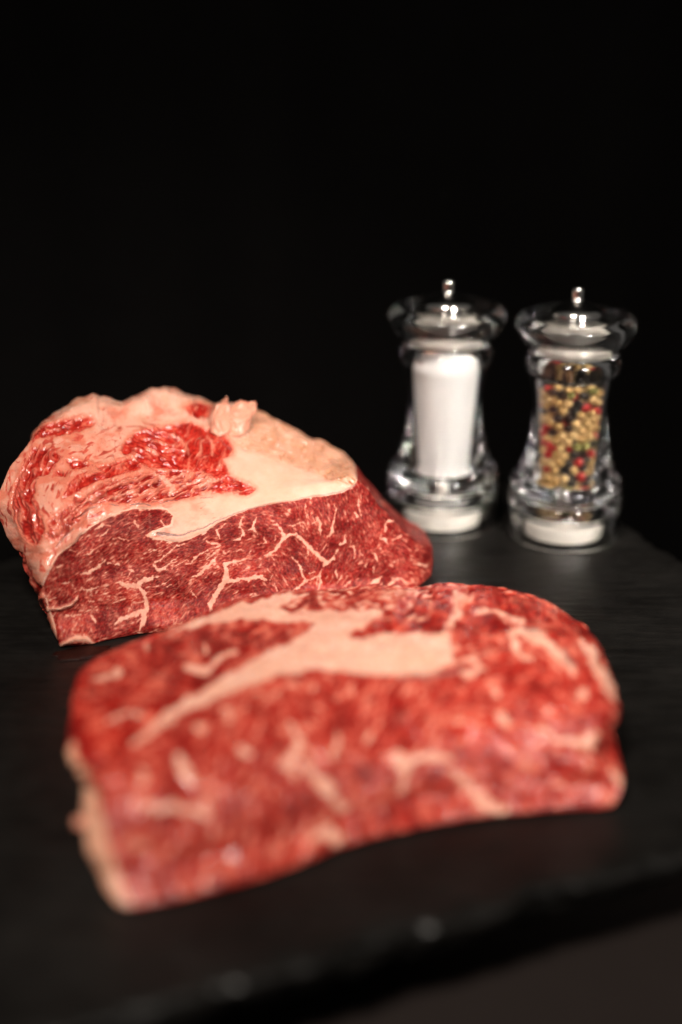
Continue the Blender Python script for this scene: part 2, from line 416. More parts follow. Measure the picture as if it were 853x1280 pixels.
# ------------------------------------------------------------------ measured shapes (metres) and traced grain (pattern units)
ROAST_NET = np.array([[(-0.1194,0.5437,-0.0003),(-0.1279,0.5514,0.0108),(-0.1369,0.5631,0.0270),(-0.1470,0.5744,0.0423),(-0.1493,0.5789,0.0510),(-0.1454,0.5877,0.0616),(-0.1415,0.5953,0.0682),(-0.1381,0.6049,0.0724)],[(-0.1165,0.5426,-0.0005),(-0.1222,0.5428,0.0150),(-0.1245,0.5462,0.0321),(-0.1233,0.5540,0.0460),(-0.1204,0.5655,0.0581),(-0.1203,0.5835,0.0668),(-0.1249,0.6000,0.0741),(-0.1289,0.6123,0.0790)],[(-0.1062,0.5461,-0.0015),(-0.1090,0.5483,0.0123),(-0.1107,0.5520,0.0276),(-0.1104,0.5584,0.0426),(-0.1063,0.5714,0.0595),(-0.1090,0.5916,0.0676),(-0.1123,0.6095,0.0773),(-0.1152,0.6233,0.0835)],[(-0.0893,0.5540,-0.0020),(-0.0905,0.5557,0.0137),(-0.0920,0.5604,0.0282),(-0.0926,0.5676,0.0477),(-0.0933,0.5822,0.0599),(-0.0955,0.6015,0.0679),(-0.0974,0.6178,0.0745),(-0.0997,0.6307,0.0792)],[(-0.0691,0.5609,-0.0016),(-0.0695,0.5629,0.0118),(-0.0704,0.5678,0.0261),(-0.0712,0.5750,0.0428),(-0.0725,0.5893,0.0553),(-0.0747,0.6076,0.0658),(-0.0781,0.6254,0.0751),(-0.0822,0.6410,0.0819)],[(-0.0485,0.5679,-0.0020),(-0.0483,0.5701,0.0107),(-0.0490,0.5751,0.0247),(-0.0483,0.5828,0.0442),(-0.0500,0.5959,0.0554),(-0.0525,0.6141,0.0627),(-0.0562,0.6308,0.0694),(-0.0603,0.6463,0.0731)],[(-0.0275,0.5751,-0.0020),(-0.0274,0.5772,0.0101),(-0.0273,0.5825,0.0254),(-0.0266,0.5902,0.0466),(-0.0284,0.6012,0.0535),(-0.0315,0.6181,0.0589),(-0.0357,0.6357,0.0626),(-0.0403,0.6531,0.0664)],[(-0.0096,0.5812,-0.0017),(-0.0096,0.5833,0.0101),(-0.0095,0.5876,0.0251),(-0.0088,0.5952,0.0492),(-0.0100,0.6043,0.0527),(-0.0128,0.6192,0.0534),(-0.0153,0.6352,0.0544),(-0.0180,0.6523,0.0561)],[(0.0049,0.5862,-0.0013),(0.0056,0.5885,0.0101),(0.0060,0.5929,0.0248),(0.0063,0.5993,0.0511),(0.0060,0.6055,0.0522),(0.0046,0.6178,0.0508),(0.0032,0.6331,0.0483),(0.0014,0.6483,0.0477)],[(0.0197,0.5912,-0.0009),(0.0211,0.5938,0.0084),(0.0218,0.5972,0.0190),(0.0218,0.6025,0.0334),(0.0208,0.6085,0.0349),(0.0193,0.6185,0.0341),(0.0177,0.6307,0.0334),(0.0157,0.6427,0.0329)],[(0.0317,0.5963,-0.0013),(0.0339,0.5992,0.0056),(0.0350,0.6017,0.0117),(0.0354,0.6061,0.0187),(0.0345,0.6111,0.0202),(0.0334,0.6191,0.0201),(0.0323,0.6283,0.0191),(0.0308,0.6373,0.0192)],[(0.0380,0.6038,-0.0035),(0.0416,0.6093,0.0005),(0.0433,0.6140,0.0062),(0.0431,0.6193,0.0106),(0.0422,0.6242,0.0125),(0.0406,0.6300,0.0134),(0.0390,0.6358,0.0139),(0.0369,0.6415,0.0141)]])
ROAST_UV = np.array([[(78,804),(55,765),(32,708),(6,655),(0,627),(14,590),(28,565),(42,545)],[(86,806),(66,765),(57,715),(62,668),(74,622),(82,580),(76,545),(70,521)],[(118,804),(108,765),(102,720),(103,672),(118,612),(118,570),(115,528),(112,500)],[(170,795),(165,752),(160,708),(158,648),(160,600),(160,560),(160,528),(158,505)],[(230,785),(228,748),(225,705),(223,653),(222,605),(220,560),(215,520),(208,490)],[(290,777),(290,742),(288,700),(290,641),(287,598),(283,562),(276,530),(268,508)],[(350,768),(350,735),(350,690),(352,627),(348,598),(341,568),(332,543),(322,519)],[(400,760),(400,728),(400,685),(402,615),(399,597),(392,581),(386,564),(380,545)],[(440,753),(442,722),(443,680),(444,606),(443,597),(439,589),(435,581),(430,569)],[(480,746),(484,720),(486,690),(486,648),(483,638),(478,630),(473,620),(467,610)],[(512,741),(518,721),(521,703),(522,681),(519,672),(515,664),(511,657),(506,648)],[(528,738),(537,722),(541,703),(540,687),(537,677),(532,669),(527,662),(521,656)]],float)
STEAK_NET = np.array([[(-0.0719,0.3717,0.0000),(-0.0771,0.3750,0.0070),(-0.0795,0.3787,0.0135),(-0.0802,0.3868,0.0185),(-0.0811,0.3975,0.0205),(-0.0902,0.4078,0.0250),(-0.0930,0.4266,0.0280),(-0.0952,0.4460,0.0290),(-0.0972,0.4654,0.0275)],[(-0.0655,0.3669,0.0000),(-0.0696,0.3723,0.0075),(-0.0709,0.3762,0.0152),(-0.0720,0.3813,0.0222),(-0.0742,0.3906,0.0265),(-0.0789,0.4028,0.0300),(-0.0823,0.4231,0.0310),(-0.0850,0.4453,0.0310),(-0.0883,0.4790,0.0280)],[(-0.0509,0.3713,0.0000),(-0.0537,0.3764,0.0075),(-0.0545,0.3805,0.0152),(-0.0553,0.3857,0.0222),(-0.0577,0.3977,0.0280),(-0.0607,0.4139,0.0318),(-0.0638,0.4350,0.0320),(-0.0660,0.4583,0.0320),(-0.0691,0.4963,0.0280)],[(-0.0350,0.3783,0.0000),(-0.0364,0.3828,0.0075),(-0.0372,0.3871,0.0152),(-0.0376,0.3949,0.0222),(-0.0389,0.4075,0.0280),(-0.0401,0.4244,0.0318),(-0.0410,0.4446,0.0330),(-0.0424,0.4740,0.0320),(-0.0444,0.5221,0.0280)],[(-0.0173,0.3868,0.0000),(-0.0182,0.3916,0.0075),(-0.0188,0.3962,0.0152),(-0.0190,0.4044,0.0222),(-0.0194,0.4176,0.0280),(-0.0191,0.4354,0.0318),(-0.0193,0.4565,0.0330),(-0.0188,0.4871,0.0320),(-0.0187,0.5320,0.0280)],[(0.0009,0.3992,0.0000),(0.0009,0.4030,0.0075),(0.0009,0.4081,0.0152),(0.0015,0.4169,0.0222),(0.0024,0.4309,0.0280),(0.0033,0.4468,0.0318),(0.0040,0.4689,0.0330),(0.0048,0.4974,0.0320),(0.0062,0.5366,0.0280)],[(0.0227,0.4084,0.0000),(0.0233,0.4125,0.0075),(0.0236,0.4164,0.0152),(0.0244,0.4246,0.0222),(0.0254,0.4364,0.0280),(0.0264,0.4527,0.0318),(0.0277,0.4740,0.0330),(0.0293,0.5009,0.0320),(0.0312,0.5382,0.0280)],[(0.0422,0.4146,0.0000),(0.0434,0.4184,0.0075),(0.0444,0.4230,0.0152),(0.0455,0.4299,0.0222),(0.0464,0.4420,0.0280),(0.0474,0.4557,0.0318),(0.0485,0.4766,0.0330),(0.0489,0.5030,0.0320),(0.0487,0.5406,0.0280)],[(0.0605,0.4180,0.0000),(0.0619,0.4214,0.0075),(0.0635,0.4256,0.0152),(0.0648,0.4326,0.0222),(0.0657,0.4420,0.0280),(0.0665,0.4557,0.0318),(0.0676,0.4753,0.0330),(0.0686,0.4988,0.0320),(0.0692,0.5351,0.0280)],[(0.0773,0.4195,0.0000),(0.0793,0.4224,0.0075),(0.0804,0.4256,0.0152),(0.0805,0.4310,0.0222),(0.0811,0.4392,0.0280),(0.0817,0.4527,0.0318),(0.0825,0.4701,0.0330),(0.0835,0.4939,0.0320),(0.0844,0.5244,0.0280)],[(0.0895,0.4204,0.0000),(0.0918,0.4224,0.0075),(0.0876,0.4236,0.0145),(0.0855,0.4269,0.0205),(0.0912,0.4353,0.0280),(0.0928,0.4497,0.0318),(0.0928,0.4676,0.0320),(0.0938,0.4877,0.0300),(0.0944,0.5101,0.0260)],[(0.0947,0.4224,0.0010),(0.0977,0.4232,0.0080),(0.0951,0.4305,0.0115),(0.0911,0.4319,0.0165),(0.0988,0.4442,0.0225),(0.1009,0.4596,0.0240),(0.1001,0.4763,0.0250),(0.0998,0.4887,0.0250),(0.0987,0.5042,0.0240)]])
STEAK_UV = np.array([[(142,1116),(122,1085),(113,1055),(114,1020),(117,990),(88,954),(89,908),(93,870),(98,842)],[(165,1128),(150,1090),(145,1055),(142,1020),(138,985),(126,948),(125,905),(128,865),(135,819)],[(225,1117),(215,1080),(212,1045),(210,1010),(205,965),(200,920),(198,880),(200,840),(205,793)],[(290,1100),(285,1065),(282,1030),(282,990),(280,945),(280,900),(282,860),(285,815),(290,757)],[(360,1080),(357,1045),(355,1010),(355,970),(355,925),(358,880),(360,840),(365,795),(370,744)],[(430,1052),(430,1020),(430,985),(432,945),(435,900),(438,860),(440,820),(442,780),(445,738)],[(510,1032),(512,1000),(513,968),(515,930),(517,890),(518,850),(519,812),(520,775),(520,736)],[(580,1019),(584,988),(587,955),(590,920),(590,880),(590,845),(588,808),(582,772),(572,733)],[(645,1012),(650,982),(655,950),(658,915),(658,880),(656,845),(652,810),(646,778),(635,740)],[(705,1009),(712,980),(716,950),(715,918),(714,885),(710,850),(704,818),(696,785),(685,754)],[(748,1007),(757,980),(743,956),(735,931),(752,892),(750,855),(740,825),(732,800),(722,779)],[(766,1000),(778,977),(765,952),(751,934),(772,893),(770,862),(758,832),(750,813),(738,793)]],float)
ROAST_FAT = [[(101.3,717.9,2.25),(112.6,715.0,3.0),(123.8,708.5,2.63),(133.2,700.0,1.5)],
[(135.1,703.8,1.5),(150.1,705.7,1.88)],
[(105.0,737.6,1.5),(114.4,736.6,1.88),(125.7,733.8,1.13)],
[(146.3,728.2,3.0),(153.8,730.1,3.75),(161.3,731.9,4.13),(172.6,731.9,4.13),(183.8,724.4,3.0),(190.0,722.6,2.25)],
[(172.6,731.9,3.38),(180.1,741.3,3.0),(183.8,756.3,4.13),(178.2,771.3,4.13),(174.5,778.8,1.88)],
[(178.2,762.0,3.38),(165.1,765.7,3.0),(152.0,769.5,2.44),(144.4,775.1,1.69)],
[(82.5,769.5,1.5),(91.9,769.5,1.5),(101.3,767.6,0.94)],
[(114.4,769.5,2.44),(120.1,775.1,1.88)],
[(168.8,651.3,1.5),(172.6,658.8,2.25)],
[(120.1,660.6,2.06),(127.6,656.9,2.44),(138.8,656.9,1.13)],
[(110.7,692.5,1.88),(118.2,686.9,1.5)],
[(123.8,673.8,0.75),(131.3,666.3,1.13),(138.8,660.6,0.75)],
[(71.3,709.4,1.5),(78.8,705.7,1.5)],
[(140.7,673.8,0.94),(150.1,672.8,1.31),(161.3,675.6,0.56)],
[(161.3,712.2,1.31),(167.0,715.0,0.94)],
[(159.5,720.7,0.94),(165.1,713.2,0.94)],
[(61.9,750.7,1.69),(69.4,747.9,1.13)],
[(76.9,730.1,0.94),(86.3,728.2,1.13)],
[(86.3,686.9,0.94),(93.8,688.8,0.94)],
[(146.3,750.7,0.94),(157.6,748.8,1.13)],
[(110.7,752.6,1.13),(118.2,751.6,0.94)],
[(173.8,727.6,2.63),(181.3,723.8,2.25),(190.6,721.9,1.5),(200.0,720.1,0.75)],
[(192.5,706.9,2.63),(198.1,712.6,2.25),(205.6,710.7,1.88),(213.2,703.2,1.13),(222.5,695.7,0.75)],
[(194.4,703.2,1.88),(201.9,699.4,1.5),(211.3,690.0,1.5),(222.5,682.5,1.13),(231.9,678.8,1.13)],
[(239.4,721.9,1.13),(248.8,718.2,2.44),(258.2,708.8,3.19),(267.6,701.3,2.06),(272.3,694.7,1.13)],
[(238.5,705.0,0.94),(243.2,697.5,1.69),(250.7,691.9,1.13),(260.1,688.2,0.75)],
[(263.8,765.1,4.13),(262.9,753.8,4.13),(269.4,744.4,4.13),(276.9,733.2,5.44),(282.6,723.8,6.19),(282.6,712.6,4.88),(280.7,705.0,3.0),(286.3,702.2,2.06)],
[(282.6,705.0,2.63),(293.8,702.2,2.25),(305.1,699.4,1.5),(314.5,698.5,0.75)],
[(286.3,727.6,3.75),(297.6,724.7,2.63),(308.8,722.9,2.63),(320.1,721.0,2.25),(327.6,721.9,2.25),(333.2,724.7,1.5)],
[(238.5,736.9,0.94),(242.2,742.6,1.31),(246.0,747.3,0.75)],
[(301.3,660.0,1.5),(305.1,667.5,2.25),(299.5,674.1,1.13),(290.1,676.0,0.75)],
[(304.1,644.1,1.13),(301.3,652.5,1.5),(299.5,660.0,1.13)],
[(318.2,652.5,1.5),(314.5,661.9,1.13)],
[(275.1,673.2,1.5),(271.3,663.8,1.13),(282.6,654.4,1.13)],
[(275.1,680.7,1.69),(265.7,678.8,1.69),(258.2,676.9,1.69)],
[(275.1,686.3,0.94),(267.6,691.9,1.13),(258.2,699.4,0.94)],
[(292.0,742.6,1.13),(297.6,738.8,0.94)],
[(184.1,669.4,2.44),(190.6,665.6,3.0)],
[(201.9,650.6,1.13),(205.6,656.3,1.5)],
[(215.0,710.7,0.94),(224.4,705.0,1.13),(233.8,699.4,0.75)],
[(181.3,691.9,0.75),(192.5,688.2,1.13),(201.9,684.4,0.75)],
[(175.6,714.4,0.94),(185.0,710.7,0.75)],
[(196.3,733.2,1.13),(205.6,729.4,0.94),(215.0,723.8,0.75)],
[(207.5,735.1,0.75),(215.0,731.3,0.94)],
[(312.6,742.6,0.94),(320.1,740.7,1.13)],
[(323.8,680.7,0.94),(330.0,678.8,0.94)],
[(171.9,782.0,2.25),(181.3,785.7,1.88),(188.8,782.9,2.25),(198.1,782.0,1.88)],
[(329.7,695.0,1.64),(337.9,692.6,2.3),(347.7,683.5,2.63),(354.3,673.7,3.28),(360.9,668.8,2.63),(369.1,668.0,1.97)],
[(354.3,668.8,2.95),(350.2,660.6,1.97),(346.1,655.6,1.31),(341.2,655.6,0.82)],
[(369.1,668.0,2.3),(377.3,673.7,2.95),(387.1,683.5,3.28),(395.3,691.8,3.28),(401.9,698.3,3.61),(408.5,703.2,2.95),(416.7,698.3,1.97),(421.6,686.8,1.31)],
[(406.8,703.2,2.63),(405.2,707.3,1.64)],
[(310.0,726.2,1.97),(318.2,721.3,2.3),(326.4,721.3,2.3),(330.5,726.2,1.31)],
[(364.2,695.0,0.66),(370.7,701.6,1.31),(377.3,711.5,1.64),(379.8,721.3,2.3),(382.2,726.2,1.97)],
[(382.2,727.9,1.97),(372.4,734.4,1.64),(364.2,739.4,0.98)],
[(382.2,727.9,1.64),(392.1,722.9,1.64),(400.3,719.7,1.64),(401.9,729.5,1.97),(397.0,737.7,1.64),(388.8,742.6,1.31)],
[(399.4,718.0,0.98),(401.9,711.5,0.98)],
[(396.2,645.8,1.31),(399.4,654.0,1.97),(400.3,662.2,1.97),(400.3,668.8,0.98)],
[(396.2,649.1,0.98),(391.2,655.6,0.66)],
[(418.3,631.0,0.82),(420.0,639.2,0.82),(416.7,652.4,0.98),(414.2,660.6,2.13),(415.0,665.5,2.13),(408.5,672.1,0.82)],
[(431.5,668.8,1.31),(430.6,677.0,2.46),(424.9,680.3,1.31)],
[(381.4,631.0,0.98),(383.0,640.9,0.82),(384.7,647.4,0.82)],
[(356.0,636.0,0.66),(362.5,637.6,1.15),(362.5,641.7,0.82)],
[(320.7,645.8,0.66),(318.2,654.0,1.15),(316.6,660.6,1.15),(321.5,668.8,1.15)],
[(329.7,672.1,0.98),(332.2,677.0,1.31)],
[(358.4,656.5,0.66),(367.4,657.3,0.98),(375.6,654.0,0.82),(380.6,653.2,0.66),(383.0,660.6,0.66)],
[(345.3,668.8,1.31),(343.6,675.3,0.82)],
[(386.3,686.8,1.64),(385.5,695.0,0.98)],
[(420.0,711.5,1.64),(421.6,721.3,1.64)],
[(436.4,683.5,0.82),(442.9,683.5,1.15),(444.6,691.8,0.82),(442.9,700.0,0.82)],
[(444.6,640.9,0.82),(446.2,645.8,0.82)],
[(341.2,718.0,0.82),(337.9,724.6,0.66)],
[(343.6,729.5,1.31),(345.3,737.7,1.31)],
[(362.5,726.2,0.82),(370.7,721.3,0.66)],
[(387.1,716.4,0.98),(393.7,714.7,0.82)],
[(428.2,734.4,1.31),(438.0,724.6,0.98)],
[(310.0,662.2,0.82),(316.6,660.6,0.98)],
[(310.0,695.0,0.82),(314.9,688.5,0.98)],
[(314.9,745.9,1.97),(324.8,742.6,1.64)],
[(448.7,619.5,0.82),(449.5,631.0,1.31),(451.2,644.2,0.82)],
[(492.2,650.7,1.31),(487.3,650.7,1.64),(482.4,655.6,1.64),(482.4,663.9,1.48)],
[(474.2,673.7,1.48),(482.4,673.7,2.13),(484.0,680.3,0.82)],
[(492.2,675.3,1.15),(502.1,668.8,1.48)],
[(466.0,688.5,0.98),(469.2,696.7,1.31),(472.5,701.6,0.82)],
[(516.8,704.9,0.98),(525.0,704.9,1.31),(531.6,707.3,1.48),(538.2,703.2,0.98)],
[(464.3,727.9,2.3),(470.9,724.6,2.79),(476.6,721.3,1.31)],
[(480.7,734.4,1.64),(487.3,727.9,1.64),(497.1,722.9,1.64),(507.0,726.2,1.31),(518.5,726.2,0.82)],
[(467.6,708.2,0.82),(467.6,716.4,0.98)],
[(498.8,700.0,0.66),(497.1,708.2,0.66)],
[(518.5,688.5,0.66),(526.7,683.5,0.82)],
[(469.2,619.5,0.66),(470.9,626.1,0.66)],
[(459.4,606.4,0.66),(461.0,613.0,0.66)],
[(443.0,640.9,0.98),(446.3,645.8,0.98)],
[(432.3,645.8,0.66),(434.8,650.7,0.66)],
[(449.5,688.5,0.82),(452.8,695.0,0.66)],
[(459.4,701.6,0.82),(457.7,709.8,0.98)],
[(190.0,552.2,1.13),(205.0,554.1,2.06),(214.4,554.1,0.94)],
[(184.4,560.7,1.88),(191.9,564.4,2.44),(197.5,568.2,1.13)],
[(223.8,545.7,1.69),(231.3,555.0,2.25),(235.1,564.4,1.5)],
[(259.5,543.8,1.13),(267.0,556.9,1.5),(265.1,566.3,1.31)],
[(191.9,592.6,2.25),(205.0,596.3,4.88),(210.7,603.8,5.25),(216.3,609.5,4.13),(212.6,617.0,2.63)],
[(212.6,600.1,1.5),(227.6,592.6,1.5),(236.9,588.8,1.13)],
[(218.2,615.1,1.5),(235.1,603.8,1.5),(252.0,600.1,1.5),(268.8,598.2,1.13)],
[(250.1,609.5,1.88),(265.1,602.0,1.5),(280.1,596.3,1.13)],
[(244.4,511.9,2.63)],
[(59.1,537.4,1.97),(75.5,536.6,1.31)],
[(133.8,609.5,1.5),(152.5,602.0,1.69),(171.3,596.3,1.5)],
[(141.3,622.6,1.69),(160.0,615.1,1.5),(175.0,609.5,1.13)],
[(167.5,618.8,1.5),(186.3,617.0,1.5)],
[(191.9,609.5,1.69),(188.2,605.7,1.5)],
[(175.0,603.8,0.94),(191.9,600.1,1.31)],
[(96.8,637.6,1.64),(111.6,624.4,1.64),(131.3,611.3,1.31)],
[(77.1,654.0,1.64),(91.9,640.8,1.64)]]
ROAST_NUB = [[(61.9,760.1,3.0),(75.0,760.1,4.13),(86.3,756.3,3.38),(95.7,748.8,2.63)]]
ROAST_BLOB = [[(76.9,796.7,4.69),(91.9,790.1,6.38),(108.8,790.1,7.13),(121.9,800.4,4.5)]]
ROAST_EYE = [(53, 733), (64, 709), (73, 694), (92, 680), (103, 668), (120, 655), (142, 644), (154, 640), (167, 636), (192, 636), (209, 637.5), (216, 645), (213, 656), (200, 660), (190, 664), (186, 671), (196, 675), (224, 678), (240, 673), (254, 667), (264, 660), (272, 655), (290, 645), (310, 637), (335, 631), (368, 626), (390, 621.5), (412, 618.5), (430, 615), (444, 607), (447, 600), (444, 585), (430, 540), (700, 540), (700, 900), (40, 900), (72, 790), (62, 760)]
ROAST_LEAN = [[(150.6,562.6),(158.1,550.4),(167.5,541.9),(178.8,538.2),(191.9,536.3),(212.6,530.7),(235.1,528.8),(250.1,534.4),(265.1,534.4),(280.1,543.8),(290.0,556.9),(291.4,564.4),(278.2,571.9),(287.6,592.6),(261.3,592.6),(235.1,586.9),(210.7,586.9),(191.9,585.1),(175.0,581.3),(167.5,568.2),(156.3,567.2)],
[(130.0,585.1),(145.0,577.6),(163.8,571.9),(178.8,577.6),(175.0,586.9),(152.5,592.6),(130.0,600.1)],
[(265.8,570.7),(278.4,577.1),(286.9,593.9),(297.4,600.3),(310.1,604.5),(319.6,610.8),(312.2,617.2),(301.7,619.3),(291.1,615.0),(265.8,617.2)],
[(265.8,530.6),(282.7,549.6),(291.1,562.3),(291.1,568.6),(276.3,572.8),(265.8,572.8)],
[(62.4,530.9),(82.1,526.0),(113.2,521.9),(118.2,529.2),(113.2,534.2),(98.5,539.9),(78.8,544.0),(49.2,548.9),(37.7,553.9),(42.7,542.4),(55.8,532.5)],
[(82.1,575.2),(95.2,575.2),(114.9,579.3),(95.2,588.3),(88.6,585.0)],
[(68.9,586.7),(85.3,590.0),(82.1,594.9),(68.9,593.2)],
[(121.5,581.8),(140.0,581.8),(140.0,588.3),(128.0,590.0)],
[(229.4,510.0),(250.1,504.4),(265.1,506.3),(261.3,519.4),(246.3,523.2),(236.9,519.4)],
[(85.3,604.7),(98.5,595.7),(140.0,586.7),(140.0,593.2),(114.9,606.4),(91.9,616.2),(78.8,622.8)]]
ROAST_SPIN = [[(129.1,603.8),(148.8,600.1),(176.9,592.6),(208.8,586.9),(242.6,586.9),(287.6,592.6),(290.0,600.1),(272.6,611.3),(250.1,618.8),(235.1,622.6),(218.2,624.5),(197.5,628.2),(167.5,628.2),(129.1,628.2)],
[(62.4,660.0),(77.1,650.7),(91.9,642.5),(108.3,632.6),(141.1,624.4),(141.1,598.2),(114.9,616.2),(96.8,627.7),(78.8,637.6),(65.6,649.0)],
[(58.1,668.1),(67.5,662.5),(91.9,640.0),(106.9,638.1),(76.9,671.0),(65.6,674.7)]]
ROAST_SIDE = [[(16.4,632.6),(19.7,608.0),(32.8,580.1),(41.0,562.1),(64.0,560.4),(78.8,571.9),(60.7,591.6),(47.6,598.2),(44.3,619.5),(46.0,635.9),(54.2,645.8),(57.4,662.2),(54.2,673.7),(44.3,683.5),(32.8,673.7),(23.0,650.7)],
[(18.7,686.9),(30.0,690.7),(39.4,713.2),(49.7,730.1),(54.4,733.8),(57.2,745.1),(60.0,769.5),(67.5,790.1),(52.5,782.6),(18.7,733.8)]]
ROAST_WET = [[(56.3,769.5),(82.5,769.5),(110.7,769.5),(118.2,778.8),(86.3,784.5),(69.4,790.1)],
[(159.5,733.8),(176.3,745.1),(168.8,756.3),(159.5,752.6)],
[(186.9,746.3),(216.9,746.3),(222.5,761.3),(203.8,778.2),(186.9,768.8)],
[(290.1,718.2),(312.6,706.9),(330.0,712.6),(330.0,720.1),(301.3,723.8)],
[(388.8,693.4),(401.9,704.9),(395.3,714.7),(375.6,718.0),(367.4,731.1),(388.8,737.7),(415.0,734.4),(415.0,708.2)]]
ROAST_GRAY = [[(71.3,683.2,2.25),(80.7,671.9,3.0),(91.9,660.6,1.69)],
[(101.8,644.1,2.46),(111.6,635.9,3.12),(121.5,632.6,1.48)],
[(137.5,630.1,1.5),(148.8,632.0,1.5)],
[(163.8,631.0,1.5),(175.0,630.1,2.06),(188.2,632.0,1.31)],
[(199.4,630.1,0.75),(210.7,626.3,1.13),(227.6,624.5,0.56)],
[(250.1,622.6,1.31),(259.5,621.7,1.31),(267.0,621.7,0.56)],
[(197.2,667.5,4.13),(207.5,667.5,3.56),(224.4,669.8,2.25),(239.4,664.3,1.69),(254.4,660.0,1.5),(271.3,651.6,1.31),(290.1,643.5,1.13),(308.8,636.8,0.94),(330.0,632.3,0.75)],
[(329.7,631.4,0.66),(367.4,625.3,0.66),(388.8,620.4,0.82),(411.8,617.1,1.15),(428.2,614.3,1.64),(441.3,608.1,1.97),(446.2,604.8,1.48)],
[(272.6,543.8,0.56),(282.0,555.0,0.75),(289.5,560.7,0.75)]]
STEAK_FAT_GLINT = [[(495.0,945.0,12.0),(508.0,965.0,12.0),(500.0,990.0,9.0)],
[(512.0,954.0,9.0),(540.0,945.0,9.0),(565.0,950.0,7.0)],
[(560.0,963.0,7.0),(600.0,995.0,9.0),(634.0,1005.0,9.0)],
[(640.0,790.0,9.0),(672.0,798.0,12.0),(700.0,818.0,10.0),(718.0,838.0,8.0)],
[(728.0,802.0,9.0),(750.0,845.0,11.0),(768.0,872.0,8.0)],
[(575.0,825.0,5.0),(592.0,822.0,5.0),(601.0,835.0,5.0),(590.0,846.0,5.0),(578.0,845.0,5.0)],
[(673.0,911.0,6.0),(708.0,924.0,8.0),(733.0,933.0,7.0),(742.0,915.0,5.0)],
[(630.0,898.0,13.0),(631.0,900.0,12.0)],
[(729.0,866.0,11.0),(730.0,870.0,11.0)],
[(638.0,802.0,7.0),(664.0,824.0,7.0)],
[(569.0,746.0,6.0),(573.0,768.0,8.0),(560.0,780.0,7.0)],
[(595.0,763.0,5.0),(625.0,768.0,5.0),(655.0,781.0,6.0)],
[(230.0,834.0,6.0),(256.0,838.0,8.0),(289.0,817.0,6.0)],
[(255.0,804.0,5.0),(258.0,815.0,5.0)],
[(184.0,804.0,4.0),(184.0,815.0,4.0)],
[(120.0,846.0,6.0),(154.0,840.0,5.0)],
[(171.0,931.0,6.0),(197.0,906.0,10.0),(213.0,893.0,8.0)],
[(225.0,950.0,12.0),(232.0,968.0,14.0),(238.0,980.0,8.0)],
[(250.0,908.0,10.0),(251.0,914.0,10.0)],  # wet glint on the steak, painted in as a pale fat spot
[(287.0,888.0,7.0),(285.0,900.0,7.0)],  # second moist highlight, likewise drawn in fat colour
[(304.0,940.0,11.0),(310.0,943.0,11.0)],
[(365.0,905.0,9.0),(374.0,927.0,9.0),(361.0,956.0,9.0),(368.0,965.0,8.0)],
[(382.0,956.0,9.0),(407.0,986.0,11.0),(430.0,1007.0,9.0)],
[(424.0,922.0,8.0),(418.0,945.0,8.0)],
[(137.0,901.0,5.0),(171.0,893.0,5.0)],
[(184.0,1011.0,8.0),(222.0,1007.0,10.0),(260.0,1020.0,10.0)],
[(390.0,1045.0,7.0),(430.0,1032.0,9.0)],
[(765.0,965.0,8.0),(776.0,976.0,9.0)]]
STEAK_LEAN = [[(443.0,793.0,8.0),(500.0,785.0,8.0),(556.0,775.0,7.0)],
[(480.0,772.0,7.0),(540.0,764.0,7.0)]]
STEAK_GRAY = [[(500.0,847.0,3.0),(545.0,844.0,4.0),(578.0,837.0,4.0)],
[(655.0,786.0,4.0),(672.0,788.0,4.0)],
[(704.0,812.0,5.0),(716.0,832.0,5.0)]]
STEAK_FATPOLY = [[(205,795),(240,773),(300,756),(365,740),(378,747),(350,763),(370,769),(413,763),(464,763),(490,762),(450,790),(520,788),(562,788),(570,830),(540,843),(470,846),(400,838),(350,846),(290,866),(240,886),(205,903),(182,914),(186,904),(222,878),(272,848),(320,820),(370,795),(392,781),(330,779),(260,783)],
[(80,945),(92,925),(104,955),(118,985),(128,1010),(136,1050),(150,1090),(166,1120),(160,1160),(60,1100)]]
STEAK_WET = [[(550,900),(600,890),(660,920),(640,950),(580,945)],
[(110,880),(160,900),(150,960),(110,940)]]
STEAK_REAR = [(60, 842), (97, 830), (154, 805), (205, 792), (260, 783), (330, 779), (392, 781), (370, 795), (320, 820), (270, 850), (220, 880), (180, 905), (150, 930), (120, 955), (80, 965)]
FLAPS = [[[(-0.06,0.6221,0.0684),(-0.0559,0.6214,0.0667),(-0.0513,0.6251,0.0674)],[(-0.0595,0.6276,0.0736),(-0.056,0.6256,0.0727),(-0.0516,0.6303,0.0727)],[(-0.0583,0.6322,0.0768),(-0.056,0.6309,0.0764),(-0.0524,0.6332,0.0769)],[(-0.0559,0.6351,0.0786),(-0.0548,0.6355,0.0781),(-0.0533,0.636,0.0787)],[(-0.0541,0.6368,0.0796),(-0.0537,0.6369,0.08),(-0.0533,0.6371,0.0803)]],
[[(-0.0528,0.6245,0.0657),(-0.0477,0.6252,0.0654),(-0.0428,0.6311,0.0673)],[(-0.0527,0.6299,0.0709),(-0.0474,0.6285,0.071),(-0.0421,0.6335,0.0709)],[(-0.0521,0.6333,0.0749),(-0.0465,0.6331,0.0742),(-0.0408,0.6371,0.0725)],[(-0.0501,0.6371,0.0768),(-0.0455,0.6366,0.0766),(-0.0398,0.6396,0.0744)],[(-0.0475,0.639,0.0778),(-0.0442,0.6391,0.0773),(-0.0402,0.6415,0.0762)]]]
SCRAP = [[[(-0.079,0.3899,0.017),(-0.0786,0.3882,0.016),(-0.0785,0.3871,0.014)],[(-0.0826,0.3909,0.016),(-0.0824,0.3888,0.015),(-0.0824,0.3869,0.0135)],[(-0.0861,0.3897,0.015),(-0.0862,0.3886,0.0145),(-0.0865,0.3871,0.014)]]]

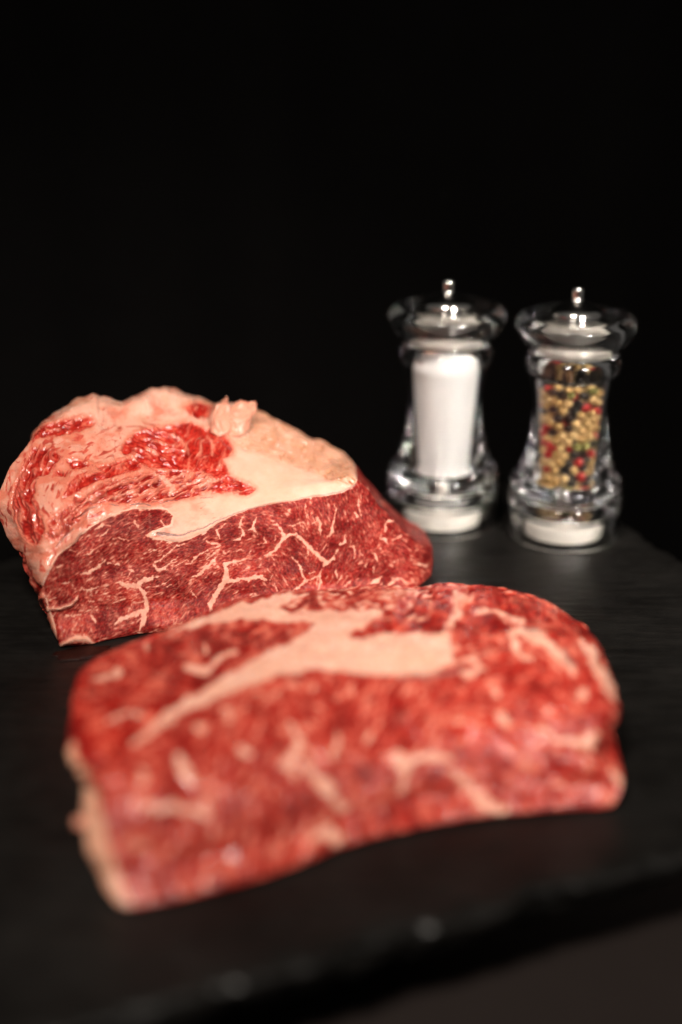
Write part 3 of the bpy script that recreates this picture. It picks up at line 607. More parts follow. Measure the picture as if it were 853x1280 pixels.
# ------------------------------------------------------------------ beef roast
roast = empty('beef_roast', (-.055, .60, 0), 'thick marbled beef roast with pale fat cap at the back of the slate', 'beef roast')
G, Gu, col, row = cut_of_meat(ROAST_NET, ROAST_UV, (-.342 * .55,   .94, .055, .07), .00036, 4.)
x = Gu[..., 0].ravel(); y = Gu[..., 1].ravel()
nA_, nB_, nC_, nD_ = Noise(11), Noise(12), Noise(13), Noise(14)
xw = x + 2.2 * nA_.fbm(x / 9, y / 9, 3) + .8 * nB_(x / 2.6, y / 2.6); yw = y + 2.2 * nA_.fbm(x / 9 + 40, y / 9 + 9, 3) + .8 * nB_(x / 2.6 + 9, y / 2.6)
xs = x + 1.2 * nA_.fbm(x / 12, y / 12, 2); ys = y + 1.2 * nA_.fbm(x / 12 + 40, y / 12 + 9, 2)
eye = poly_field(xs, ys, ROAST_EYE)
lean_hi = polys_field(xw, yw, ROAST_LEAN)
spin = polys_field(xw, yw, ROAST_SPIN)
side = polys_field(xw, yw, ROAST_SIDE)
wetp = polys_field(xw, yw, ROAST_WET)
traced = stroke_field(xw, yw, [[(a_, b_, c_ * 1.18) for a_, b_, c_ in q] for q in ROAST_FAT], soft=1.1) + .55 * nB_(x / 2.4, y / 2.4) + .5 * nA_(x / 6, y / 6)
nub = stroke_field(xs, ys, ROAST_NUB, reach=8); blob = stroke_field(xs, ys, ROAST_BLOB, reach=8)
gray = stroke_field(xs + .6 * nB_(x / 3, y / 3), ys + .6 * nB_(x / 3 + 5, y / 3), ROAST_GRAY)
# marbling of the eye
anch = [(90, 720, 48), (130, 690, 32), (200, 690, 28), (150, 750, 20), (250, 680, 25), (260, 740, 35), (320, 690, 15), (330, 650, -15), (360, 700, -50), (400, 640, -68), (420, 700, 70), (470, 650, -75), (500, 700, -35), (470, 720, 30)]
dens = nC_.fbm(x / 45, y / 45, 3)
right = sstep(250, 330, x)
m1 = np.abs(marble(x, y, anch, 26, 6.5, 100, 4)); m2 = np.abs(marble(x, y, anch, 13, 3.6, 200, 3)); m3 = marble(x, y, anch, 5.5, 2.0, 300, 1.5); m4 = np.abs(marble(x, y, anch, 8, 3.2, 400, 2.5))
gate1 = nC_.fbm(x / 20 + 50, y / 20, 3); gate2 = nD_.fbm(x / 12, y / 12, 3)
v1 = (.01 - .03 * right + .22 * (gate1 - .2) - m1) * 9
v2 = (.015 - .02 * right + .25 * (gate2 - .12) - m2) * 6
v3 = (-.01 + .2 * (gate2 * .5 + gate1 * .5 - .05) - m4) * 4
isl = .75 * marble(x, y, anch, 15, 3.6, 900, 3) + .55 * marble(x, y, anch, 7.5, 2.3, 950, 2)
v4 = (isl - .45 - .08 * right + .5 * gate1) * 3.4
spk = .6 * marble(x, y, anch, 6, 2.6, 970, 2) + .6 * nB_.fbm(x / 4.2 + 90, y / 4.2, 2)
v4 = np.maximum(v4, (spk - .53 - .05 * right + .5 * gate2 + .35 * dens) * 2.4)
fine = np.maximum.reduce([v1, v2 - .3, v3 - .2, v4])
eye_fat = np.maximum(traced, fine)
# upper side: fat by default with red muscle showing
a2 = [(60, 600, 70), (45, 640, 100), (110, 560, 25), (140, 620, 22), (200, 615, 20), (260, 620, 22), (310, 610, 10), (250, 560, 60), (200, 560, -20)]
k1 = marble(x, y, a2, 26, 5.5, 500, 4); k2 = marble(x, y, a2, 12, 3.2, 600, 3)
spin_fat = np.maximum(traced, (k1 * .8 + k2 * .5 - .06) * 7)
side_fat = (k1 * .9 + k2 * .5 - .28) * 5
tear_fat = np.maximum(traced, (k1 * .5 + k2 * .3 + .7 * nD_.fbm(x / 16 + 5, y / 16, 3) - .42) * 6)
up_fat = np.full(x.shape, 6.)
up_fat = np.where(spin > 0, np.minimum(up_fat, np.maximum(spin_fat, -spin)), np.minimum(up_fat, -spin + 0))
up_fat = np.minimum(up_fat, np.where(side > -1, np.maximum(side_fat, -side), 6))
up_fat = np.minimum(up_fat, np.where(lean_hi > -1, np.maximum(tear_fat, -lean_hi), 6))
up_fat = np.maximum(up_fat, (k1 - .25) * 3 - 2)
fatf = np.where(eye > 0, np.maximum(eye_fat, -eye * 1.0 + .0), up_fat)
fatf = np.maximum(fatf, np.maximum(nub, blob))
wid = np.where(eye > 0, 1.15, 2.4)
fat = sstep(-1, 1, fatf / wid)
fat = np.where((eye > 2) & (np.maximum.reduce([traced, nub, blob]) < 0), fat * np.clip(.66 + .5 * dens + .3 * gate2, .35, .95), fat)
fat = np.where(eye > 2, fat * np.clip(.84 + .25 * nB_.fbm(x / 8, y / 8, 2), .6, .95), fat)
# veins of muscle and blush in the upper fat
zone = np.clip(sstep(150, 110, x) * sstep(535, 555, y) + .55 * sstep(240, 200, x) * sstep(500, 530, y), 0, 1) * (eye < -2)
fat = fat * (1 - .8 * zone * sstep(.12, .5, k1 * .8 + k2 * .4 + .3 * nD_.fbm(x / 20, y / 20, 2)))
vein = sstep(.06, .0, np.abs(marble(x, y, a2, 30, 7, 700, 5))) * sstep(0, .3, nD_.fbm(x / 30, y / 30, 3)) * (eye < -3) * sstep(330, 250, x)
fat = fat * (1 - .55 * vein)
speck = sstep(.36, .5, nB_.fbm(x / 7, y / 7, 3)) * (eye < -6) * sstep(250, 130, x)
fat = fat * (1 - .6 * speck)
grain = np.clip(.37 + .42 * m3 + .24 * nB_(x / 2.2, y / 2.2) + .35 * dens + .2 * gate1, 0, 1)
grain = np.where(eye > 0, grain, np.clip(.45 + .28 * k2 + .7 * nC_.fbm(x / 18 + 70, y / 18, 3) + .3 * nB_(x / 3, y / 3), 0, 1))
lowred = sstep(690, 775, y) * sstep(150, 260, x) * .65
wet = np.clip(np.maximum.reduce([sstep(-1.5, 2, wetp), sstep(-1, 1, lean_hi) * .95, sstep(-1, 1, side) * .6, sstep(0, 2, spin) * .5, lowred * sstep(0, 3, eye)]) + .25 * nC_.fbm(x / 16, y / 16, 2), 0, 1)
wet = np.where(eye > 0, np.clip(.55 * sstep(-7, 7, wetp + 5 * nC_.fbm(x / 12, y / 12, 2)) + .35 * lowred + .2 * dens, 0, .6), wet)
tone = nC_.fbm(x / 14 + 70, y / 14, 3)
wet = np.where(eye < 0, np.maximum(wet, .85 * zone), wet)
near_red = np.maximum.reduce([lean_hi, spin * .8, side])
blush = np.clip(sstep(-8, 2, near_red) * .75 * (eye < -1) + .35 * zone * (1 + nC_.fbm(x / 15, y / 15, 3)) + .62 * sstep(-.05, .5, nD_.fbm(x / 26, y / 18, 4)) * (eye < -3) * sstep(320, 200, x), 0, .85)
blush = np.where((traced > 0) & (spin > 0), blush * .4, blush)
blush = np.where(eye > 0, .10, blush)
# thin outer skin on the right of the cap, wrinkled
skl = sstep(-3, 6, (y - (.36 * (x - 290) + 556)) * -1) * sstep(285, 315, x) * (eye < -1)
wr = np.abs(marble(x, y, [(300, 550, -18), (350, 570, -22), (420, 590, -38)], 60, 5, 800, 4))
wr2 = np.abs(marble(x, y, [(300, 550, -18), (350, 570, -22), (420, 590, -38)], 26, 2.6, 820, 3))
skin = np.clip(skl * (.62 + .5 * sstep(.14, .0, wr) + .3 * sstep(.1, 0, wr2) + .4 * nC_.fbm(x / 20, y / 20, 3)), 0, 1)
skin = np.maximum(skin, .5 * sstep(.0, .45, nC_.fbm(x / 40 + 9, y / 25, 4)) * (eye < -5) * sstep(560, 520, y))
gri = sstep(-.7, .5, gray) * (.75 + .25 * nB_(x / 1.6, y / 1.6)) * np.where(x > 330, .8, 1) * np.where((x < 140), .6, 1)
gri = np.clip(gri, 0, 1)
# relief
hi = sstep(1, -4, eye)
soft = sstep(-2.5, 2.5, fatf)
d_ = hi * (.0014 * nA_.fbm(x / 34, y / 34, 2) + .0005 * nB_.fbm(x / 16, y / 16, 2) + .0018 * sstep(540, 505, y) * nD_.fbm(x / 20, y / 45, 2)) + .00012 * nB_.fbm(x / 4, y / 4, 2)
d_ += hi * .0007 * (soft - .6) + (1 - hi) * .00012 * (fat - .5)
torn = sstep(-2, 3, np.maximum(lean_hi, spin * .4)) * hi
d_ += torn * (.0010 * k1 + .0006 * k2)
d_ += sstep(-2, 3, side) * .0009 * k1
d_ += skl * (-.0013 * sstep(.12, 0, wr) - .0005 * sstep(.12, 0, wr2) + .0006 * nC_.fbm(x / 24, y / 24, 3))
d_ += sstep(-3, 3, nub) * .0013 + sstep(-4, 4, blob) * .0014
d_ += (1 - hi) * .0012 * nA_.fbm(x / 40 + 3, y / 40, 2)
d_ += np.where(gray > -2, -.00025 * sstep(-1, 1, gray), 0)
cutfat = sstep(-2, 4, y - (.36 * (x - 290) + 556)) * sstep(190, 215, x) * sstep(1, -2, np.maximum(spin, lean_hi)) * hi
d_ *= (1 - .8 * cutfat)
shp = G.shape[:2]
nn = normals(G)
if (nn[shp[0] // 2, np.abs(row[0] - 1.5).argmin()] @ np.array([0, -1, 0])) < 0: nn = -nn; FLIP = True
else: FLIP = False
d_ = d_.reshape(shp) * sstep(13.5, 12.5, row) * sstep(0, 1.0, row + .35)
G = G + nn * d_[..., None]
G[..., 2] = np.maximum(G[..., 2], .0006)
part = np.ones(x.shape, int)                                    # 1 fat cap
part[eye > 0] = 0
part[(spin > 0) | (lean_hi > 0) & (x > 130) & (y > 525)] = 2
part[(side > 0) & (eye < 0) & (y < 690)] = 3
part = part.reshape(shp); hidden = (row > 7.6) | (col < 1.2)
part[hidden] = 1
part = clean_parts(part, 1)
if FLIP: G = G[:, ::-1]; 
fl = (lambda a: a.reshape(shp)[:, ::-1]) if FLIP else (lambda a: a.reshape(shp))
build_parts(G, roast, ['eye_muscle', 'fat_cap', 'cap_muscle', 'side_muscle'], fl(part), dict(fat=fl(fat), grain=fl(grain), wet=fl(wet), blush=fl(blush), skin=fl(skin), gristle=fl(gri), gloss=fl(np.clip(hi * (1 - .75 * cutfat) * (.75 + .5 * nC_.fbm(x / 30, y / 30, 2)), 0, 1))), m_meat)

# torn flaps of fat standing on the top edge
def flap(name, pts, thick, seed, parent):
    """a curled scrap of fat: outline rows swept from root to tip"""
    rs = np.random.RandomState(seed); P = np.array(pts, float); n, k, _ = P.shape
    gt = np.linspace(0, n - 1, 26); gs = np.linspace(0, k - 1, 30)
    S_ = cr(cr(P, gt).transpose(1, 0, 2), gs).transpose(1, 0, 2)
    nz_ = Noise(seed); ii, jj = np.meshgrid(gt, gs, indexing='ij')
    gd = np.gradient(S_, axis=0); S_ = S_ + gd * (5. * nz_.fbm(jj * 2.2, jj * 0 + 3.3, 3) * (ii / (n - 1)) ** 2)[..., None]
    sd_ = np.gradient(S_, axis=1); S_ = S_ + sd_ * (3. * nz_.fbm(ii * 1.7, ii * 0 + 8.3, 3) * (jj / (k - 1) * 2 - 1))[..., None]
    nr_ = np.cross(np.gradient(S_, axis=0), np.gradient(S_, axis=1)); nr_ /= np.maximum(np.linalg.norm(nr_, axis=2, keepdims=True), 1e-9)
    S_ = S_ + nr_ * (.0024 * nz_.fbm(ii * 1.1, jj * 1.1, 3))[..., None]
    edge = np.minimum(np.minimum(jj, k - 1 - jj) * 2.5, (n - 1 - ii) * 2.5); th = thick * np.sqrt(np.clip(edge, .02, 1))
    Fr = S_ + nr_ * th[..., None] / 2; Bk = S_ - nr_ * th[..., None] / 2
    a_, c_ = S_.shape[:2]
    V = np.concatenate([Fr.reshape(-1, 3), Bk.reshape(-1, 3)]) - np.array(parent.location); n_ = a_ * c_
    id_ = np.arange(n_).reshape(a_, c_); f = []
    f += np.stack([id_[:-1, :-1], id_[1:, :-1], id_[1:, 1:], id_[:-1, 1:]], -1).reshape(-1, 4).tolist()
    f += (np.stack([id_[:-1, :-1], id_[:-1, 1:], id_[1:, 1:], id_[1:, :-1]], -1).reshape(-1, 4) + n_).tolist()
    ring = list(id_[0, :]) + list(id_[1:, -1]) + list(id_[-1, -2::-1]) + list(id_[-2:0:-1, 0])
    for q in range(len(ring)):
        p0, p1 = ring[q], ring[(q + 1) % len(ring)]; f.append([p0, p1, p1 + n_, p0 + n_])
    me = pydata(name, V, f); o = linkobj(name, me, parent, m_meat)
    for q, val in dict(fat=1, grain=.5, wet=.2, blush=.4, skin=.2, gristle=0, gloss=.6).items():
        at = me.attributes.new(q, 'FLOAT', 'POINT'); at.data.foreach_set('value', np.full(len(V), val, np.float32))
    return o
for i, F3 in enumerate(FLAPS): flap('fat_flap', F3, .0012, 60 + i, roast)

# ------------------------------------------------------------------ beef steak
steak = empty('beef_steak', (.0, .44, 0), 'blurred marbled beef steak lying flat at the front edge of the slate', 'beef steak')
G, Gu, col, row = cut_of_meat(STEAK_NET, STEAK_UV, (0., 1., .016, .02), .00055, 3.)
x = Gu[..., 0].ravel(); y = Gu[..., 1].ravel()
xw = x + 11 * nA_.fbm(x / 26, y / 26, 3) + 1.2 * nB_(x / 6, y / 6); yw = y + 11 * nA_.fbm(x / 26 + 40, y / 26 + 9, 3) + 1.2 * nB_(x / 6 + 9, y / 6)
xs = x + 2.5 * nA_.fbm(x / 24, y / 24, 2); ys = y + 2.5 * nA_.fbm(x / 24 + 40, y / 24 + 9, 2)
fp = polys_field(xs + 4 * nD_.fbm(x / 14, y / 14, 3), ys + 4 * nD_.fbm(x / 14 + 8, y / 14, 3), STEAK_FATPOLY) * .8; ln = stroke_field(xw, yw, STEAK_LEAN)
tr = stroke_field(xw, yw, [[(a_, b_, c_ * 1.2) for a_, b_, c_ in q] for q in STEAK_FAT_GLINT], reach=9., soft=2.) + 2.4 * nC_.fbm(x / 9, y / 9, 3) + .5; gray = stroke_field(xs, ys, STEAK_GRAY)
rear = poly_field(xs, ys, STEAK_REAR); wetp = polys_field(xw, yw, STEAK_WET)
anch = [(150, 870, 20), (300, 800, 20), (180, 1000, -10), (200, 1080, 80), (300, 950, 55), (300, 1060, 70), (400, 950, -45), (420, 1020, 60), (500, 900, 60), (540, 990, -35), (620, 960, -30), (620, 860, 20), (700, 900, -30), (660, 780, -25), (560, 760, 20), (740, 850, -60), (450, 745, 8)]
m1 = np.abs(marble(x, y, anch, 46, 13, 1100, 8)); m2 = np.abs(marble(x, y, anch, 26, 8, 1200, 6)); m3 = marble(x, y, anch, 12, 4.5, 1300, 3)
g1 = nC_.fbm(x / 40, y / 40, 3); g2 = nD_.fbm(x / 22, y / 22, 3)
tail = sstep(0, 25, (y - (-1.0 * x + 1500)) * -1) * sstep(560, 600, x)
isl = .7 * marble(x, y, anch, 30, 9, 1400, 6) + .5 * marble(x, y, anch, 14, 5, 1450, 4)
sf = np.maximum.reduce([tr, (isl - .45 + .5 * g1) * 6, (.02 + .22 * (g1 - .05) - m1) * 13, (.02 + .25 * (g2 - .05) - m2) * 9])
back_red = (y < 775) & (x > 340) & (x < 540)
sf = np.where(rear > 0, np.maximum(np.where(tr > -1, tr, -6), (.05 + .2 * (g1 - .2) - m1) * 10), sf)
sf = np.where(back_red, np.maximum(sf, (m3 - .15) * 8), sf)
fatf = np.maximum(sf, fp); fatf = np.minimum(fatf, -ln)
fat = sstep(-1.8, 3.4, fatf) * np.where(fp > -1, 1., .92)
grain = np.clip(.46 + .55 * isl + .35 * m3 + .6 * g1 + .2 * nB_(x / 4, y / 4), 0, 1)
wet = np.clip(.55 + .4 * sstep(-2, 8, wetp) + .5 * g2 - .25 * sstep(0, 6, rear) * (x > 200), 0, 1)
blush = np.clip(.2 * sstep(3, -1, fp) + .15 * g1 - .05, 0, .4); skin = np.clip(.55 * sstep(150, 120, x - .12 * (y - 1000)) * (fp > 0), 0, 1)
gri = sstep(-1.5, 1, gray) * .8
d_ = .0016 * nA_.fbm(x / 55, y / 55, 3) + .0005 * nD_.fbm(x / 14, y / 14, 2) + .0004 * nB_.fbm(x / 18, y / 18, 3) + .0004 * (sstep(-4, 4, fatf) - .5) - .0038 * np.exp(-(rear / 4.5) ** 2) * sstep(215, 165, x)
nn = normals(G); shp = G.shape[:2]
if (nn[shp[0] // 2, np.abs(row[0] - 5).argmin()] @ np.array([0, 0, 1])) < 0: nn = -nn; FLIP = True
else: FLIP = False
d_ = d_.reshape(shp) * sstep(14.5, 13.5, row) * sstep(0, 1., row + .3)
G = G + nn * d_[..., None]; G[..., 2] = np.maximum(G[..., 2], .0006)
part = np.zeros(x.shape, int)
part[rear > 0] = 2
part[(fp > 0) & (x > 168)] = 1
part[(fp > 0) & (x < 176) & (y > 900)] = 3
part[(y < 800) & (x > 500) & (fp < 0) & (rear < 0)] = 4
part[(y < 762) & (x <= 500) & (fp < 0)] = 4
part = part.reshape(shp); part[(row > 8.6)] = 0
part = clean_parts(part, 0)
if FLIP: G = G[:, ::-1]
fl = (lambda a: a.reshape(shp)[:, ::-1]) if FLIP else (lambda a: a.reshape(shp))
build_parts(G, steak, ['eye_muscle', 'fat_seam', 'rear_muscle', 'fat_rind', 'cap_muscle'], fl(part), dict(fat=fl(fat), grain=fl(grain), wet=fl(wet), blush=fl(blush), skin=fl(skin), gristle=fl(gri), gloss=fl(np.clip(.55 + 1.1 * g1, 0, 1))), m_meat)
for i, F3 in enumerate(SCRAP): flap('fat_shred', F3, .0025, 80 + i, steak)

# ------------------------------------------------------------------ mills
m_acr, nt, b = mat('clear_acrylic')
b.inputs['Base Color'].default_value = (.985, .985, .98, 1); b.inputs['Transmission Weight'].default_value = 1; b.inputs['IOR'].default_value = 1.47
nz = node(nt, 'ShaderNodeTexNoise', i_Scale=260., i_Detail=4.); r = ramp(nt, [(.35, (.03, .03, .03)), (.75, (.12, .12, .12))]); link(nt, nz, 0, r, 0); link(nt, r, 0, b, 'Roughness')
m_chr, nt, b = mat('polished_steel')
b.inputs['Base Color'].default_value = (.72, .70, .67, 1); b.inputs['Metallic'].default_value = 1
nz = node(nt, 'ShaderNodeTexNoise', i_Scale=200.); r = ramp(nt, [(.3, (.10, .10, .10)), (.7, (.2, .2, .2))]); link(nt, nz, 0, r, 0); link(nt, r, 0, b, 'Roughness')
m_cer, nt, b = mat('white_ceramic')
nz = node(nt, 'ShaderNodeTexNoise', i_Scale=120.); r = ramp(nt, [(.3, (.70, .66, .60)), (.7, (.78, .745, .69))]); link(nt, nz, 0, r, 0); link(nt, r, 0, b, 'Base Color'); b.inputs['Roughness'].default_value = .4
m_lin, nt, b = mat('satin_liner')
nz = node(nt, 'ShaderNodeTexNoise', i_Scale=120.); r = ramp(nt, [(.3, (.33, .305, .275)), (.7, (.40, .37, .335))]); link(nt, nz, 0, r, 0); link(nt, r, 0, b, 'Base Color'); b.inputs['Roughness'].default_value = .35
m_salt, nt, b = mat('white_salt')
nz = node(nt, 'ShaderNodeTexNoise', i_Scale=1800., i_Detail=3.); r = ramp(nt, [(.3, (.70, .695, .69)), (.7, (.88, .875, .87))]); link(nt, nz, 0, r, 0); link(nt, r, 0, b, 'Base Color'); b.inputs['Roughness'].default_value = .8
bp = node(nt, 'ShaderNodeBump', i_Strength=.6, i_Distance=.0005); link(nt, nz, 0, bp, 'Height'); link(nt, bp, 0, b, 'Normal')

mm = lambda L: [(a / 1000, c / 1000) for a, c in L]
BORE_TOP, BORE_BOT, ZB0, ZB1 = .0165, .0145, .0255, .0942
def bore(z): return BORE_BOT + (BORE_TOP - BORE_BOT) * np.clip((z - ZB0) / (ZB1 - ZB0), 0, 1)
body_out = smooth_prof(mm([(24.6, .0), (24.6, .0), (27.2, 0.0), (27.2, 0), (27.8, .7), (27.8, .7), (27.7, 12.4), (27.4, 13.4), (26.0, 14.0), (25.7, 15), (26.4, 15.8), (27.9, 16.6), (28.4, 18.6), (28.2, 21), (27.2, 22.2), (25.9, 22.8), (25.8, 23.8), (26.8, 24.8), (27.6, 26.6), (27.2, 29.2), (25.4, 30.8), (23.6, 31.6), (23.2, 33), (23.4, 34.4), (22.8, 37), (21.6, 40.5), (20.2, 46), (18.9, 54), (18.5, 62), (18.8, 70), (19.8, 78), (21.2, 83.6), (22.7, 85), (23.2, 88), (22.9, 91.4), (21.6, 93.4), (20.4, 94), (20.4, 94)]), 5)
body_in = mm([(16.5, 94.0), (14.5, 26.2), (13.6, 25.5), (3.2, 25.5), (3.2, 17.0), (21.6, 16.6), (23.6, 15.0), (24.2, 12.5)])
body_me = lathe('body', body_out + body_in, 112, True)
cap_me = lathe('cap', smooth_prof(mm([(19.2, 94.6), (19.2, 94.6), (20.4, 94.6), (20.4, 94.6), (22.6, 97), (24.9, 99.8), (27.1, 102.8), (28.6, 105.6), (29.1, 108), (28.5, 110.2), (26.6, 111.6), (24, 112.1), (19, 112.1), (12.5, 111.8), (12.5, 111.8), (0, 111.8)]), 6)
               + smooth_prof(mm([(0, 109.0), (0, 109.0), (14, 109.0), (19.4, 108.8), (21.4, 107.4), (21.6, 105), (20.8, 101.6), (19.8, 98.6), (19.0, 96.4), (18.8, 95.2)]), 4), 112, False)
# close the cap between its inner rim and foot
n_ = 112; nv = len(cap_me.vertices)
bm = bmesh.new(); bm.from_mesh(cap_me); bm.verts.ensure_lookup_table()
for i in range(n_):
    j = (i + 1) % n_
    bm.faces.new((bm.verts[nv - n_ + i], bm.verts[nv - n_ + j], bm.verts[j], bm.verts[i]))
bmesh.ops.recalc_face_normals(bm, faces=bm.faces); bm.to_mesh(cap_me); bm.free()
bm = bmesh.new(); bm.from_mesh(body_me); bmesh.ops.recalc_face_normals(bm, faces=bm.faces); bm.to_mesh(body_me); bm.free()
liner_me = lathe('cap_liner', mm([(0, 95.2), (16.2, 95.2), (17.2, 95.8), (17.6, 96.6), (17.4, 99.6), (16.6, 101.2), (15.6, 101.8), (0, 102)]), 96)
plug_me = lathe('base_plug', smooth_prof(mm([(0, 1.2), (0, 1.2), (17.0, 1.2), (18.4, 1.8), (19.0, 3.0), (19.2, 7.4), (18.4, 8.6), (17, 9), (17, 9), (12, 9.2), (12, 9.2), (11.8, 12.2), (10, 12.6), (0, 12.6)]), 4), 96)
grind_me = lathe('grinder', smooth_prof(mm([(0, 12.8), (0, 12.8), (9.5, 12.8), (10, 13.6), (9.6, 15.8), (9.6, 15.8), (2.6, 16.4), (2.6, 16.4), (2.6, 26.5), (0, 27.5)]), 3), 64)
shaft_me = lathe('shaft', mm([(0, 28), (1.5, 28), (1.5, 95), (0, 95)]), 24)
dome_me = lathe('knob_plate', smooth_prof(mm([(0, 111.9), (0, 111.9), (11.8, 112.0), (12.4, 112.6), (12.3, 114.2), (11.0, 115.8), (8.4, 117.2), (5.4, 118.6), (3.6, 119.4), (3.6, 119.4), (0, 119.5)]), 5), 96)
knob_me = lathe('knob', smooth_prof(mm([(0, 119.6), (0, 119.6), (2.9, 119.6), (2.8, 120.4), (2.8, 122), (2.9, 124.0), (2.7, 125.2), (1.8, 125.9), (0, 126)]), 5), 48)
for me_, m_ in ((body_me, m_acr), (cap_me, m_acr), (liner_me, m_lin), (plug_me, m_cer), (grind_me, m_cer), (shaft_me, m_chr), (dome_me, m_chr), (knob_me, m_chr)):
    me_.materials.append(m_); me_.polygons.foreach_set('use_smooth', np.ones(len(me_.polygons), bool))
def sharp(me_, ang=40):
    me_.set_sharp_from_angle(angle=rad(ang))
for me_ in (body_me, cap_me, liner_me, plug_me, grind_me, shaft_me, dome_me, knob_me): sharp(me_)
def mill(name, loc, rz, label, cat):
    t = empty(name, loc, label, cat); t.rotation_euler = (0, 0, rz)
    P = {}
    for nm, me_ in (('body', body_me), ('cap', cap_me), ('cap_liner', liner_me), ('base_plug', plug_me), ('grinder', grind_me), ('shaft', shaft_me), ('knob_plate', dome_me), ('knob', knob_me)):
        o = bpy.data.objects.new(nm, me_); C.objects.link(o); o.parent = t; P[nm] = o
    if name == 'pepper_mill': P['grinder'].data = grind_dark
    P['knob'].parent = P['knob_plate']; P['cap_liner'].parent = P['cap']
    return t
grind_dark = grind_me.copy(); m_dk, nt, b = mat('dark_ceramic')
nz = node(nt, 'ShaderNodeTexNoise', i_Scale=150.); r = ramp(nt, [(.3, (.035, .018, .015)), (.7, (.07, .038, .032))]); link(nt, nz, 0, r, 0); link(nt, r, 0, b, 'Base Color'); b.inputs['Roughness'].default_value = .35
grind_dark.materials[0] = m_dk
SALT = (0.0522, 0.6820, .0004); PEP = (.1125, .6655, .0004)
mill('salt_mill', SALT, .3, 'clear acrylic salt mill filled with white salt, left of the two mills', 'salt mill')
mill('pepper_mill', PEP, 1.1, 'clear acrylic pepper mill full of mixed coloured peppercorns, at the right', 'pepper mill')

# salt: one heap inside the bore
nS = 80; sv = []; sf_ = []; zs = np.linspace(.0262, .0895, 40); nzq = Noise(33)
rings = [(float(bore(z)) - .00025, z) for z in zs]
for k, (r_, z_) in enumerate(rings):
    for i in range(nS):
        a_ = 2 * math.pi * i / nS
        sv.append((r_ * math.cos(a_), r_ * math.sin(a_), z_ + (.0012 * math.sin(a_ + 1) + .0006 * math.sin(3 * a_) if k == len(rings) - 1 else 0)))
for q, fr in enumerate((.8, .55, .3)):
    for i in range(nS):
        a_ = 2 * math.pi * i / nS; sv.append((rings[-1][0] * fr * math.cos(a_), rings[-1][0] * fr * math.sin(a_), .0895 + .0008 * q + .0007 * math.sin(a_ * 2 + q)))
K_ = len(sv) // nS
for k in range(K_ - 1):
    for i in range(nS):
        j = (i + 1) % nS; sf_.append((k * nS + i, k * nS + j, (k + 1) * nS + j, (k + 1) * nS + i))
sf_.append(tuple(range((K_ - 1) * nS, K_ * nS))); sf_.append(tuple(reversed(range(nS))))
o = linkobj('salt', pydata('salt', sv, sf_), None, m_salt); o.location = SALT; o['kind'] = 'stuff'; o['label'] = 'fine white salt filling the left mill'; o['category'] = 'salt'

